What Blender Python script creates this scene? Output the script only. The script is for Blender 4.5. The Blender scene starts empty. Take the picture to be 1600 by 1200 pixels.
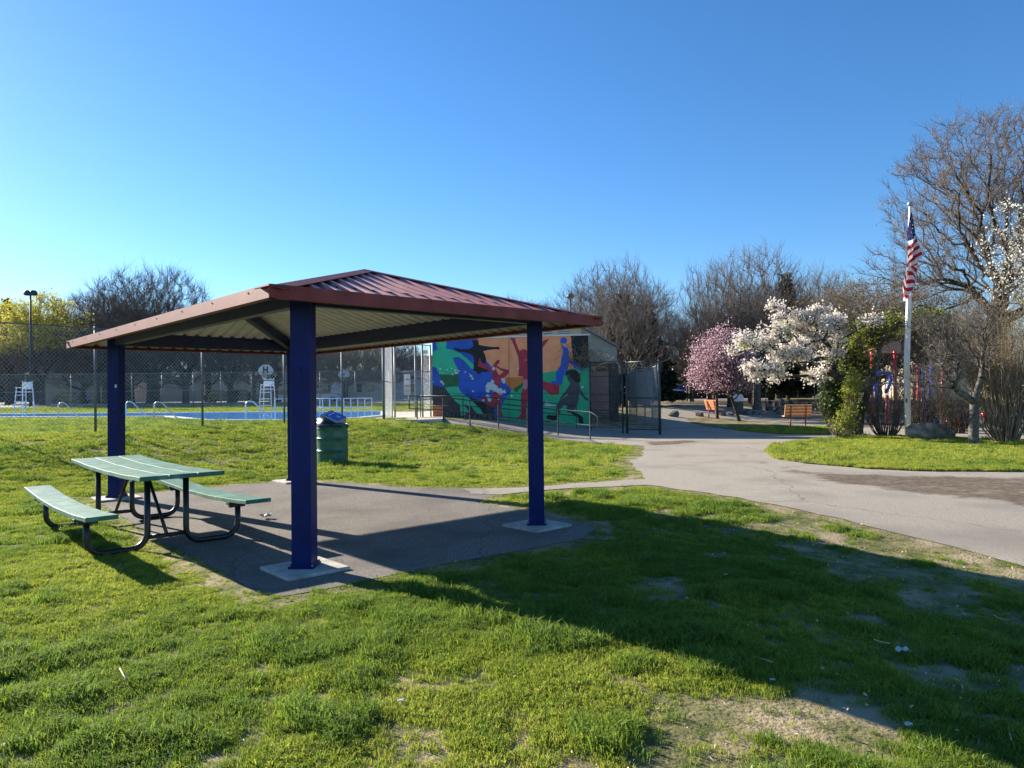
import bpy, bmesh, math, random
import numpy as np
from mathutils import Vector, Matrix
random.seed(7); R = np.random.RandomState(11)
S = bpy.context.scene
COL = S.collection
# ------------------------------------------------------------------ camera model
F, PI_, RO, H = 1120.0, .0135, -.0111, 1.65
def ray(px, py):
    dx, dy = px-800, py-600
    c, s = math.cos(-RO), math.sin(-RO)
    u, v = c*dx-s*dy, s*dx+c*dy
    c, s = math.cos(PI_), math.sin(PI_)
    return np.array([u, F*c+v*s, F*s-v*c])/F
def sst(t): t = np.clip(t, 0, 1); return t*t*(3-2*t)
def gz(x, y):
    """height of the ground: flat by the pavilion, a bank up to the pool, a slow rise far off"""
    x = np.asarray(x, float); y = np.asarray(y, float)
    d = (x+13.6)*.768-(y-18.5)*.64
    b = sst(1-d/8.0)
    z = .65*b + (.95-.65*b)*sst((y-44)/36.)
    z = z - .17*sst((x-1.2)/3.6)*sst((11.5-y)/5.)
    return z
def at(px, py, z=None, Y=None):
    d = ray(px, py)
    if Y is not None:
        t = Y/d[1]; return Vector((d[0]*t, Y, H+d[2]*t))
    if z is not None:
        t = (z-H)/d[2]; return Vector((d[0]*t, d[1]*t, z))
    t = 2.0
    while t < 400:
        p = d*t
        if H+p[2] <= gz(p[0], p[1]): break
        t *= 1.004
    lo, hi = t/1.004, t
    for _ in range(20):
        m = (lo+hi)/2; p = d*m
        if H+p[2] <= gz(p[0], p[1]): hi = m
        else: lo = m
    p = d*hi
    return Vector((p[0], p[1], H+p[2]))
def pxm(Y): return Y/F          # metres per photo pixel at depth Y
# ------------------------------------------------------------------ noise for scattering
_T = R.rand(256, 256)
def vnoise(x, y):
    xi = np.floor(x).astype(int); yi = np.floor(y).astype(int)
    fx = x-xi; fy = y-yi; fx = fx*fx*(3-2*fx); fy = fy*fy*(3-2*fy)
    a = _T[xi % 256, yi % 256]; b = _T[(xi+1) % 256, yi % 256]
    c = _T[xi % 256, (yi+1) % 256]; d = _T[(xi+1) % 256, (yi+1) % 256]
    return (a*(1-fx)+b*fx)*(1-fy)+(c*(1-fx)+d*fx)*fy
def fbm(x, y, o=3):
    s = 0; a = .5
    for i in range(o):
        s = s+a*vnoise(x*2**i+17*i, y*2**i+31*i); a *= .5
    return s/(1-.5**o)
def inpoly(x, y, P):
    x = np.asarray(x); y = np.asarray(y); r = np.zeros(x.shape, bool); n = len(P)
    for i in range(n):
        x1, y1 = P[i][0], P[i][1]; x2, y2 = P[(i+1) % n][0], P[(i+1) % n][1]
        if y1 == y2: continue
        c = ((y1 > y) != (y2 > y)) & (x < (x2-x1)*(y-y1)/(y2-y1)+x1)
        r ^= c
    return r
def pdist(x, y, P):
    best = np.full(np.shape(x), 1e9); n = len(P)
    for i in range(n):
        ax, ay = P[i][0], P[i][1]; bx_, by_ = P[(i+1) % n][0], P[(i+1) % n][1]
        vx, vy = bx_-ax, by_-ay; L = vx*vx+vy*vy+1e-9
        t = np.clip(((x-ax)*vx+(y-ay)*vy)/L, 0, 1)
        best = np.minimum(best, np.hypot(x-ax-t*vx, y-ay-t*vy))
    return best
# ------------------------------------------------------------------ materials
def srgb(r, g, b):
    f = lambda c: ((c/255+.055)/1.055)**2.4 if c/255 > .04045 else c/255/12.92
    return (f(r), f(g), f(b))
def mat(name, c1, c2=None, scale=6., rough=.7, metal=0., bump=0., bscale=None, transl=0., spec=.5, rnd=0., det=5., contrast=(.35, .65), c3=None, s3=1., k3=(.5, .7), coat=0.):
    m = bpy.data.materials.new(name); m.use_nodes = True
    nt = m.node_tree; N = nt.nodes; L = nt.links; N.clear()
    out = N.new('ShaderNodeOutputMaterial'); bs = N.new('ShaderNodeBsdfPrincipled')
    bs.inputs['Roughness'].default_value = rough; bs.inputs['Metallic'].default_value = metal
    bs.inputs['Specular IOR Level'].default_value = spec
    bs.inputs['Coat Weight'].default_value = coat
    tc = N.new('ShaderNodeTexCoord'); co = tc.outputs['Object']
    col = None
    if c2 is not None:
        n = N.new('ShaderNodeTexNoise'); n.inputs['Scale'].default_value = scale; n.inputs['Detail'].default_value = det
        L.new(co, n.inputs['Vector'])
        cr = N.new('ShaderNodeValToRGB'); L.new(n.outputs['Fac'], cr.inputs['Fac'])
        cr.color_ramp.elements[0].position = contrast[0]; cr.color_ramp.elements[0].color = (*c1, 1)
        cr.color_ramp.elements[1].position = contrast[1]; cr.color_ramp.elements[1].color = (*c2, 1)
        col = cr.outputs['Color']
        if c3 is not None:
            n3 = N.new('ShaderNodeTexNoise'); n3.inputs['Scale'].default_value = s3; n3.inputs['Detail'].default_value = 6
            L.new(co, n3.inputs['Vector'])
            c_ = N.new('ShaderNodeValToRGB'); L.new(n3.outputs['Fac'], c_.inputs['Fac'])
            c_.color_ramp.elements[0].position = k3[0]; c_.color_ramp.elements[0].color = (0, 0, 0, 1)
            c_.color_ramp.elements[1].position = k3[1]; c_.color_ramp.elements[1].color = (1, 1, 1, 1)
            mx = N.new('ShaderNodeMix'); mx.data_type = 'RGBA'
            L.new(c_.outputs['Color'], mx.inputs['Factor']); L.new(col, mx.inputs['A']); mx.inputs['B'].default_value = (*c3, 1)
            col = mx.outputs['Result']
    if rnd > 0:
        oi = N.new('ShaderNodeObjectInfo'); hs = N.new('ShaderNodeHueSaturation')
        mr = N.new('ShaderNodeMapRange'); L.new(oi.outputs['Random'], mr.inputs['Value'])
        mr.inputs['To Min'].default_value = 1-rnd; mr.inputs['To Max'].default_value = 1+rnd
        L.new(mr.outputs['Result'], hs.inputs['Value'])
        if col: L.new(col, hs.inputs['Color'])
        else: hs.inputs['Color'].default_value = (*c1, 1)
        col = hs.outputs['Color']
    if col: L.new(col, bs.inputs['Base Color'])
    else: bs.inputs['Base Color'].default_value = (*c1, 1)
    if bump:
        nb = N.new('ShaderNodeTexNoise'); nb.inputs['Scale'].default_value = bscale or scale*4; nb.inputs['Detail'].default_value = 6
        L.new(co, nb.inputs['Vector']); b = N.new('ShaderNodeBump'); b.inputs['Strength'].default_value = 1.
        b.inputs['Distance'].default_value = bump
        L.new(nb.outputs['Fac'], b.inputs['Height']); L.new(b.outputs['Normal'], bs.inputs['Normal'])
    if transl:
        tr = N.new('ShaderNodeBsdfTranslucent'); ms = N.new('ShaderNodeMixShader'); ms.inputs[0].default_value = transl
        if col: L.new(col, tr.inputs['Color'])
        else: tr.inputs['Color'].default_value = (*c1, 1)
        L.new(bs.outputs[0], ms.inputs[1]); L.new(tr.outputs[0], ms.inputs[2]); L.new(ms.outputs[0], out.inputs['Surface'])
    else: L.new(bs.outputs[0], out.inputs['Surface'])
    return m
def ramp_over(m, mask_fn): pass
M = {}
M['soil'] = mat('lawn soil', (.095, .105, .038), (.19, .17, .075), 7, .95, bump=.015, bscale=35, c3=(.34, .265, .165), s3=2.0, k3=(.45, .62), spec=.1)
M['asphalt'] = mat('asphalt', (.21, .18, .145), (.43, .38, .305), 60, .92, bump=.004, bscale=160, c3=(.20, .175, .145), s3=.55, k3=(.5, .75), contrast=(.3, .7), spec=.25)
def cracks(m, sc, wdt, warp=.5, dark=.35):
    nt = m.node_tree; N = nt.nodes; L = nt.links; bs = [n for n in N if n.type == 'BSDF_PRINCIPLED'][0]; src = bs.inputs['Base Color'].links[0].from_socket
    tc = N.new('ShaderNodeTexCoord'); n = N.new('ShaderNodeTexNoise'); n.inputs['Scale'].default_value = 2.; n.inputs['Detail'].default_value = 8; L.new(tc.outputs['Object'], n.inputs['Vector'])
    va = N.new('ShaderNodeVectorMath'); va.operation = 'SCALE'; va.inputs['Scale'].default_value = warp; L.new(n.outputs['Color'], va.inputs[0]); vb = N.new('ShaderNodeVectorMath'); L.new(tc.outputs['Object'], vb.inputs[0]); L.new(va.outputs[0], vb.inputs[1])
    v = N.new('ShaderNodeTexVoronoi'); v.feature = 'DISTANCE_TO_EDGE'; v.inputs['Scale'].default_value = sc; L.new(vb.outputs[0], v.inputs['Vector'])
    mr = N.new('ShaderNodeMapRange'); mr.inputs['From Max'].default_value = wdt; mr.inputs['To Min'].default_value = dark; mr.inputs['To Max'].default_value = 1; L.new(v.outputs['Distance'], mr.inputs['Value'])
    h = N.new('ShaderNodeHueSaturation'); L.new(src, h.inputs['Color']); L.new(mr.outputs[0], h.inputs['Value']); L.new(h.outputs[0], bs.inputs['Base Color'])
cracks(M['asphalt'], .16, .003, dark=.5)
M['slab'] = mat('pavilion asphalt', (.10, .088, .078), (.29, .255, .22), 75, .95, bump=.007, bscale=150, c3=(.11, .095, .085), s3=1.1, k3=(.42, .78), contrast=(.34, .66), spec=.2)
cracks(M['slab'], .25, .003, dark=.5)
M['dirt'] = mat('packed dirt', (.13, .10, .075), (.27, .21, .15), 9, .95, bump=.01, bscale=50, spec=.1)
M['chips'] = mat('wood chips', (.20, .13, .09), (.42, .30, .22), 14, .95, bump=.02, bscale=40, spec=.1)
M['concrete'] = mat('concrete', (.36, .34, .30), (.50, .47, .42), 14, .9, bump=.002, bscale=90, c3=(.27, .25, .22), s3=3)
M['deck'] = mat('pool deck', (.52, .43, .32), (.62, .53, .41), 5, .9)
M['coping'] = mat('pool coping', (.62, .61, .58), (.74, .73, .70), 8, .7)
M['water'] = mat('pool water', (.05, .24, .66), (.08, .33, .80), 1.2, .12, bump=.004, bscale=9, spec=.5)
M['bluepost'] = mat('blue post paint', (.001, .009, .085), (.002, .014, .12), 5, .45, bump=.0008, bscale=60, spec=.2, c3=(.10, .11, .16), s3=34, k3=(.72, .76))
M['bluedark'] = mat('navy beam paint', (.006, .012, .055), (.010, .020, .085), 6, .45, bump=.0006, bscale=60, spec=.4)
M['maroon'] = mat('maroon metal', (.17, .035, .030), (.24, .058, .050), 3.5, .6, bump=.0008, bscale=30, c3=(.26, .13, .11), s3=11, k3=(.70, .8), spec=.2)
M['roofred'] = mat('maroon roofing', (.28, .075, .065), (.38, .12, .105), 5, .38, bump=.0006, bscale=30, spec=.6)
M['soffit'] = mat('pale roof underside', (.50, .51, .46), (.60, .60, .55), 4, .5, spec=.4)
M['greenplank'] = mat('green plank paint', (.030, .125, .085), (.055, .18, .125), 7, .55, bump=.002, bscale=25, c3=(.14, .27, .22), s3=6, k3=(.5, .72), spec=.35)  # green with paler patches at random
M['black'] = mat('black powder coat', (.008, .008, .009), (.016, .016, .017), 10, .38, spec=.5)
M['drum'] = mat('green drum paint', (.012, .085, .055), (.025, .13, .085), 6, .38, bump=.001, bscale=12, c3=(.05, .06, .04), s3=7, k3=(.66, .75), spec=.5)
M['bag'] = mat('black bin bag', (.008, .008, .01), None, rough=.3, bump=.01)
M['boxgrey'] = mat('grey card', (.27, .28, .31), (.35, .36, .39), 20, .7)
M['boxblue'] = mat('blue card', (.03, .05, .33), (.10, .14, .48), 9, .5)
M['galv'] = mat('galvanised steel', (.20, .23, .25), (.30, .33, .35), 8, .5, metal=.35)
M['galvdark'] = mat('dark green fence steel', (.022, .032, .036), (.045, .06, .066), 8, .55)
M['wire'] = mat('chain link wire', (.24, .26, .27), (.36, .38, .39), 4, .5, metal=.4)
M['wiredark'] = mat('weathered chain link wire', (.13, .145, .15), (.22, .24, .25), 4, .5, metal=.3)
M['white'] = mat('white paint', (.72, .72, .70), (.80, .80, .78), 6, .5)
M['steelrail'] = mat('bright rail', (.70, .70, .68), (.80, .80, .78), 6, .35)
M['pole'] = mat('flagpole white', (.66, .67, .68), (.78, .78, .78), 3, .35, spec=.5)
M['bark'] = mat('grey brown bark', (.035, .030, .025), (.085, .074, .062), 9, .95, bump=.02, bscale=24, spec=.15)
M['barkL'] = mat('pale grey bark', (.06, .053, .045), (.17, .155, .135), 9, .95, bump=.03, bscale=16, spec=.15)
M['twig'] = mat('twigs', (.11, .095, .085), (.20, .17, .15), 3, .95, spec=.1)
M['twigred'] = mat('budding twigs', (.15, .115, .09), (.25, .20, .155), 2, .95, spec=.1)
M['twigtan'] = mat('tan stems', (.20, .155, .105), (.33, .265, .19), 3, .95, spec=.1)
def leafm(n, a, b, t=.4): return mat(n, a, b, 2.2, .7, transl=t, spec=.25, contrast=(.3, .7))
M['leafyel'] = leafm('yellow green leaves', (.46, .42, .05), (.66, .60, .12))
M['leafgrn'] = leafm('young green leaves', (.17, .26, .02), (.42, .46, .05))
M['leafdark'] = leafm('dark green leaves', (.03, .06, .015), (.08, .12, .03), .25)
M['conif'] = leafm('conifer needles', (.012, .022, .012), (.035, .05, .024), .1)
M['pink'] = leafm('pink blossom', (.72, .38, .48), (.93, .70, .76), .5)
M['whitebl'] = mat('white blossom', (.74, .66, .58), (.90, .84, .76), 2.2, .7, transl=.35, spec=.2, c3=(.50, .52, .14), s3=1.7, k3=(.60, .68))
M['whitebl2'] = leafm('cream blossom', (.62, .60, .48), (.82, .80, .68), .35)
M['budbrown'] = leafm('brown green buds', (.20, .16, .055), (.34, .27, .10), .3)
M['rock'] = mat('dark boulder', (.05, .047, .042), (.15, .14, .125), 3, .95, bump=.04, bscale=6, c3=(.26, .24, .21), s3=1.6, k3=(.55, .7))
M['rockgrey'] = mat('grey boulder', (.10, .09, .07), (.30, .265, .20), 3.5, .95, bump=.05, bscale=5, c3=(.06, .058, .05), s3=1.3, k3=(.5, .7))
M['benchwood'] = mat('pale orange bench slats', (.78, .33, .13), (.90, .46, .22), 5, .6)
M['benchred'] = mat('red orange bench frame', (.42, .06, .03), None, rough=.45)
M['playred'] = mat('red playground steel', (.36, .012, .02), (.45, .02, .03), 4, .35)
M['playblue'] = mat('blue playground plastic', (.015, .06, .40), (.03, .10, .50), 4, .35)
M['playbrown'] = mat('brown roof slats', (.34, .16, .085), (.46, .24, .14), 6, .6)
M['beige'] = mat('beige wall', (.42, .38, .30), (.50, .46, .37), 2, .85)
M['graywall'] = mat('grey green siding', (.24, .25, .225), (.30, .31, .28), 3, .85)
M['glass'] = mat('dark glass', (.02, .025, .03), None, rough=.1, spec=.8)
M['grayroof'] = mat('grey roof', (.17, .165, .17), (.24, .23, .235), 2, .85)
M['palewall'] = mat('pale house wall', (.55, .54, .50), (.64, .62, .58), 2, .85)
M['cream'] = mat('cream house wall', (.60, .50, .33), (.70, .60, .42), 1.5, .85)
M['sage'] = mat('sage house wall', (.36, .40, .32), (.42, .46, .37), 1.5, .85)
M['tan'] = mat('tan wall', (.34, .30, .25), (.42, .37, .31), 1.5, .85)
M['darkwall'] = mat('dark low wall', (.018, .018, .018), (.035, .034, .032), 3, .9)  # near black; on the low wall this colour stands in for shadow
M['tyre'] = mat('tyre', (.015, .015, .015), None, rough=.8)
M['slat'] = mat('fence privacy slats', (.22, .235, .225), (.32, .33, .315), 7, .8)
M['signwhite'] = mat('sign white', (.68, .66, .64), (.76, .75, .72), 20, .6)
M['signred'] = mat('sign red print', (.5, .06, .05), None)
M['signblk'] = mat('sign black print', (.03, .03, .03), None)
M['litter'] = mat('litter paper', (.42, .41, .40), (.6, .58, .56), 60, .8)
M['litterred'] = mat('litter red print', (.6, .12, .1), None)
M['straw'] = mat('dry stem', (.36, .28, .17), (.50, .41, .27), 3, .85)
def brick(name, c1, c2, mortar, sc):
    m = bpy.data.materials.new(name); m.use_nodes = True; nt = m.node_tree; bs = nt.nodes['Principled BSDF']
    tc = nt.nodes.new('ShaderNodeTexCoord'); mp = nt.nodes.new('ShaderNodeMapping'); mp.inputs['Rotation'].default_value = (math.pi/2, 0, 0)
    b = nt.nodes.new('ShaderNodeTexBrick'); b.inputs['Scale'].default_value = sc
    b.inputs['Color1'].default_value = (*c1, 1); b.inputs['Color2'].default_value = (*c2, 1); b.inputs['Mortar'].default_value = (*mortar, 1)
    nt.links.new(tc.outputs['Object'], mp.inputs[0]); nt.links.new(mp.outputs[0], b.inputs['Vector']); nt.links.new(b.outputs['Color'], bs.inputs['Base Color'])
    bs.inputs['Roughness'].default_value = .9; return m
M['brickdark'] = brick('dark brick', (.06, .03, .025), (.10, .05, .04), (.05, .045, .04), 2.2)
M['brickpink'] = brick('pink brick', (.38, .17, .12), (.48, .25, .19), (.42, .36, .32), 4.5)
# ------------------------------------------------------------------ mesh helpers
class MB:
    def __init__(s): s.v = []; s.f = []; s.m = []
    def add(s, vs, fs, mi=0):
        o = len(s.v); s.v += [tuple(map(float, v)) for v in vs]; s.f += [tuple(i+o for i in f) for f in fs]; s.m += [mi]*len(fs); return s
    def box(s, c, size, ax=None, mi=0):
        """box at centre c, full size, axes ax (3 vectors)"""
        a = ax or (Vector((1, 0, 0)), Vector((0, 1, 0)), Vector((0, 0, 1)))
        c = Vector(c); vs = []
        for k in (-1, 1):
            for j in (-1, 1):
                for i in (-1, 1): vs.append(c+a[0]*(i*size[0]/2)+a[1]*(j*size[1]/2)+a[2]*(k*size[2]/2))
        return s.add(vs, [(0, 2, 3, 1), (4, 5, 7, 6), (0, 1, 5, 4), (2, 6, 7, 3), (0, 4, 6, 2), (1, 3, 7, 5)], mi)
    def beam(s, p, q, w, h, up=(0, 0, 1), mi=0):
        p = Vector(p); q = Vector(q); d = (q-p); L = d.length; d.normalize(); u = Vector(up)
        sd = d.cross(u); sd.normalize(); u = sd.cross(d)
        return s.box((p+q)/2, (L, w, h), (d, sd, u), mi)
    def tube(s, pts, r, n=8, mi=0, cap=True):
        pts = [Vector(p) for p in pts]; rs = r if isinstance(r, (list, tuple)) else [r]*len(pts)
        o = len(s.v); prev = None
        for i, p in enumerate(pts):
            d = (pts[min(i+1, len(pts)-1)]-pts[max(i-1, 0)]).normalized()
            if prev is None:
                a = Vector((0, 0, 1)) if abs(d.z) < .9 else Vector((1, 0, 0)); x = d.cross(a).normalized()
            else:
                x = (prev-d*prev.dot(d)); x = x.normalized() if x.length > 1e-6 else d.orthogonal().normalized()
            prev = x; y = d.cross(x)
            for k in range(n):
                t = 2*math.pi*k/n; s.v.append(tuple(p+(x*math.cos(t)+y*math.sin(t))*rs[i]))
        for i in range(len(pts)-1):
            for k in range(n):
                a = o+i*n+k; b = o+i*n+(k+1) % n; s.f.append((a, b, b+n, a+n)); s.m.append(mi)
        if cap:
            s.f.append(tuple(o+k for k in reversed(range(n)))); s.m.append(mi)
            s.f.append(tuple(o+(len(pts)-1)*n+k for k in range(n))); s.m.append(mi)
        return s
    def lathe(s, c, prof, n=24, mi=0):
        o = len(s.v)
        for r, z in prof:
            for k in range(n):
                t = 2*math.pi*k/n; s.v.append((c[0]+r*math.cos(t), c[1]+r*math.sin(t), c[2]+z))
        for i in range(len(prof)-1):
            for k in range(n):
                a = o+i*n+k; b = o+i*n+(k+1) % n; s.f.append((a, b, b+n, a+n)); s.m.append(mi)
        return s
    def prism(s, poly, d, mi=0):
        """poly: list of Vectors, extruded by vector d"""
        n = len(poly); d = Vector(d)
        vs = [Vector(p) for p in poly]+[Vector(p)+d for p in poly]
        return s.add(vs, [tuple(range(n)), tuple(reversed(range(n, 2*n)))]+[((i+1) % n, i, i+n, (i+1) % n+n) for i in range(n)], mi)
    def obj(s, name, mats, parent=None, smooth=False, bevel=0):
        me = bpy.data.meshes.new(name); me.from_pydata(s.v, [], s.f)
        mats = mats if isinstance(mats, (list, tuple)) else [mats]
        for m in mats: me.materials.append(m)
        me.polygons.foreach_set('material_index', s.m)
        if smooth: me.polygons.foreach_set('use_smooth', [True]*len(s.f))
        me.update(); o = bpy.data.objects.new(name, me); COL.objects.link(o)
        bm = bmesh.new(); bm.from_mesh(me)
        bmesh.ops.recalc_face_normals(bm, faces=bm.faces); bm.to_mesh(me); bm.free()
        if parent is not None:
            o.parent = parent; o.matrix_parent_inverse = Matrix.Translation(parent.location).inverted() if parent.rotation_euler.z == 0 else parent_inv(parent)
        if bevel:
            b = o.modifiers.new('bevel', 'BEVEL'); b.width = bevel; b.segments = 2; b.limit_method = 'ANGLE'
        return o
def parent_inv(p):
    return (Matrix.Translation(p.location) @ p.rotation_euler.to_matrix().to_4x4()).inverted()
def tag(o, label, cat, group=None):
    o['label'] = label; o['category'] = cat
    if group: o['group'] = group
    return o
def thing(name, label, cat, loc=(0, 0, 0), group=None):
    o = bpy.data.objects.new(name, None); COL.objects.link(o); o.location = loc; o.empty_display_size = .2
    return tag(o, label, cat, group)
def struct(o): o['kind'] = 'structure'; return o
def npmesh(name, V, Fq, mats, mi=None, parent=None, smooth=False):
    """V (n,3), Fq (m,k) int array"""
    me = bpy.data.meshes.new(name); V = np.asarray(V, np.float32); Fq = np.asarray(Fq, np.int32)
    k = Fq.shape[1]; m = len(Fq)
    me.vertices.add(len(V)); me.vertices.foreach_set('co', V.ravel())
    me.loops.add(m*k); me.loops.foreach_set('vertex_index', Fq.ravel())
    me.polygons.add(m); me.polygons.foreach_set('loop_start', np.arange(0, m*k, k, dtype=np.int32))
    mats = mats if isinstance(mats, (list, tuple)) else [mats]
    for q in mats: me.materials.append(q)
    if mi is not None: me.polygons.foreach_set('material_index', np.asarray(mi, np.int32))
    if smooth: me.polygons.foreach_set('use_smooth', np.ones(m, bool))
    me.update(calc_edges=True); me.validate()
    o = bpy.data.objects.new(name, me); COL.objects.link(o)
    if parent is not None: o.parent = parent
    return o
# ------------------------------------------------------------------ ground
xs = np.concatenate([np.linspace(-400, -42, 24), np.arange(-40, 40.1, .5), np.linspace(42, 400, 24)])
ys = np.concatenate([np.arange(-6, 46, .5), np.arange(46, 100, 2.), np.linspace(105, 900, 40)])
X, Y = np.meshgrid(xs, ys); Z = gz(X, Y)
V = np.stack([X.ravel(), Y.ravel(), Z.ravel()], 1); nx, ny = len(xs), len(ys)
I = (np.arange(ny-1)[:, None]*nx+np.arange(nx-1)[None]).ravel()
ground = struct(npmesh('ground', V, np.stack([I, I+1, I+nx+1, I+nx], 1), M['soil'], smooth=True))
def wob(poly, amp=.06, step=.35, seed=0, keep=None):
    """subdivide outline and roughen it"""
    r = random.Random(seed); out = []
    n = len(poly)
    for i in range(n):
        a = Vector(poly[i][:2]); b = Vector(poly[(i+1) % n][:2]); L = (b-a).length; k = max(1, int(L/step)) if L < 14 else max(1, int(L/2))
        nrm = Vector((-(b-a).y, (b-a).x)).normalized() if L > 0 else Vector((0, 0))
        for j in range(k):
            p = a.lerp(b, j/k)+nrm*(r.uniform(-amp, amp)); out.append((p.x, p.y))
    return out
def sheet(name, poly, off, m, step=.5):
    bm = bmesh.new(); vs = [bm.verts.new((p[0], p[1], 0)) for p in poly]; f = bm.faces.new(vs); f.normal_update()
    bmesh.ops.triangulate(bm, faces=[f], ngon_method='EAR_CLIP')
    px = [p[0] for p in poly]; py = [p[1] for p in poly]
    far = max(py) > 60
    for ax, lo, hi in ((0, min(px), max(px)), (1, min(py), max(py))):
        c = math.ceil(lo/step)*step
        while c < hi:
            st = step if abs(c) < 46 else 4
            n = Vector((1, 0, 0)) if ax == 0 else Vector((0, 1, 0))
            bmesh.ops.bisect_plane(bm, geom=bm.verts[:]+bm.edges[:]+bm.faces[:], plane_co=n*c, plane_no=n)
            c += st
    for v in bm.verts: v.co.z = float(gz(v.co.x, v.co.y))+off
    bmesh.ops.recalc_face_normals(bm, faces=bm.faces)
    me = bpy.data.meshes.new(name); bm.to_mesh(me); bm.free(); me.materials.append(m)
    for p in me.polygons: p.use_smooth = True
    if me.polygons[0].normal.z < 0: me.flip_normals()
    o = bpy.data.objects.new(name, me); COL.objects.link(o); return struct(o)
def W(pl, z=None): return [tuple(at(x, y, z))[:2] for x, y in pl]
PATH = W([(655, 658), (760, 657), (920, 664), (980, 668), (1034, 670), (1034, 655), (1034, 633), (1120, 633), (1200, 638), (1200, 650), (1300, 660), (1340, 668), (1420, 671), (1640, 671),
          (2600, 672), (2600, 1150), (1800, 937), (1600, 885), (1540, 870), (1450, 845), (1350, 820), (1250, 797), (1150, 778), (1060, 765), (1010, 758), (850, 766), (785, 773), (740, 772), (720, 764),
          (840, 761.5), (900, 756), (1008, 749), (998, 737), (985, 722), (1003, 712), (1006, 697), (930, 692), (840, 680), (760, 668), (690, 661)])
PATHW = wob(PATH, .05, .3, 1)
sheet('asphalt_path', PATHW, .010, M['asphalt'])
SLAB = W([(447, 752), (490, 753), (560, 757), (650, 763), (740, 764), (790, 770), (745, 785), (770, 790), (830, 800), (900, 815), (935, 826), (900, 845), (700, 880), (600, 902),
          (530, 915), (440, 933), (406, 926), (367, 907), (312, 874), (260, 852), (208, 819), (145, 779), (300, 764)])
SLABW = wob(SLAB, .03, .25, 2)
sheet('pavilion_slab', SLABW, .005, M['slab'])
BED = W([(1197, 705), (1204, 697), (1250, 690), (1310, 685), (1380, 683), (1460, 684), (1560, 688), (1700, 690), (2500, 696), (2500, 756), (1600, 738), (1450, 737.5), (1350, 733), (1260, 725), (1210, 718)])
BEDW = wob(BED, .06, .3, 3)
sheet('grass_bed', BEDW, .035, M['soil'])
ISL = W([(1070, 657), (1085, 653.5), (1140, 655), (1200, 660), (1250, 665), (1330, 672), (1345, 677), (1290, 679.5), (1220, 679), (1180, 676), (1130, 670)])
ISLW = wob(ISL, .08, .4, 4)
sheet('grass_island', ISLW, .035, M['soil'])
DIRT = W([(1130, 716), (1160, 704), (1190, 706), (1212, 722), (1300, 735), (1390, 738), (1600, 743), (2100, 752), (2100, 850), (1600, 800), (1480, 788), (1390, 777), (1320, 764), (1250, 755), (1180, 736)])
DIRTW = wob(DIRT, .22, .3, 5)
def dirtmat():
    """dirt washed over the asphalt: thins out in ragged flecks"""
    m = mat('washed dirt', (.10, .074, .050), (.22, .170, .120), 12, .95, bump=.008, bscale=40, spec=.1)
    nt = m.node_tree; N = nt.nodes; L = nt.links; out = [n for n in N if n.type == 'OUTPUT_MATERIAL'][0]; bs = [n for n in N if n.type == 'BSDF_PRINCIPLED'][0]
    tc = N.new('ShaderNodeTexCoord'); mp = N.new('ShaderNodeMapping'); mp.inputs['Scale'].default_value = (1, 1.25, 1); L.new(tc.outputs['Object'], mp.inputs[0])
    n = N.new('ShaderNodeTexNoise'); n.inputs['Scale'].default_value = 1.3; n.inputs['Detail'].default_value = 12; n.inputs['Roughness'].default_value = .8; L.new(mp.outputs[0], n.inputs['Vector'])
    cr = N.new('ShaderNodeValToRGB'); cr.color_ramp.elements[0].position = .33; cr.color_ramp.elements[1].position = .58; at_ = N.new('ShaderNodeAttribute'); at_.attribute_name = 'fall'; mm = N.new('ShaderNodeMath'); mm.operation = 'MULTIPLY_ADD'; L.new(at_.outputs['Fac'], mm.inputs[0]); mm.inputs[1].default_value = .42; L.new(n.outputs['Fac'], mm.inputs[2]); ms_ = N.new('ShaderNodeMath'); ms_.operation = 'SUBTRACT'; L.new(mm.outputs[0], ms_.inputs[0]); ms_.inputs[1].default_value = .42; L.new(ms_.outputs[0], cr.inputs['Fac'])
    t = N.new('ShaderNodeBsdfTransparent'); ms = N.new('ShaderNodeMixShader'); L.new(cr.outputs['Color'], ms.inputs[0]); L.new(t.outputs[0], ms.inputs[1]); L.new(bs.outputs[0], ms.inputs[2]); L.new(ms.outputs[0], out.inputs['Surface'])
    return m
def fall(o, poly, w):
    me = o.data; co = np.zeros(len(me.vertices)*3); me.vertices.foreach_get('co', co); co = co.reshape(-1, 3)
    a = me.attributes.new('fall', 'FLOAT', 'POINT'); a.data.foreach_set('value', np.clip(pdist(co[:, 0], co[:, 1], poly)/w, 0, 1).astype(np.float32)); return o
fall(sheet('dirt_streak', DIRTW, .018, dirtmat(), step=.2), DIRTW, .8)
DE = wob(W([(990, 691), (1090, 686), (1110, 692), (1005, 700)]), .05, .3, 8); fall(sheet('dirt_edge', DE, .018, bpy.data.materials['washed dirt'], step=.2), DE, .5)
CHIPS = W([(1190, 651), (1195, 640), (1290, 640), (1480, 640), (1900, 640), (1900, 669), (1640, 668), (1420, 668), (1342, 666), (1300, 658), (1230, 652)])
sheet('playground_surface', wob(CHIPS, .1, .6, 6), .016, M['chips'])
sheet('packed_earth', wob(W([(1040, 632), (1040, 626.5), (1190, 626), (1330, 627), (1500, 631), (1500, 638), (1200, 637), (1120, 632)]), .1, .8, 7), .012, M['dirt'])
sheet('parking_lot', [(-110, 67), (25, 67), (25, 78), (140, 78), (140, 125), (-110, 125)], .03, mat('far asphalt', (.20, .20, .20), (.27, .265, .26), 3, .9), step=2)
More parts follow.
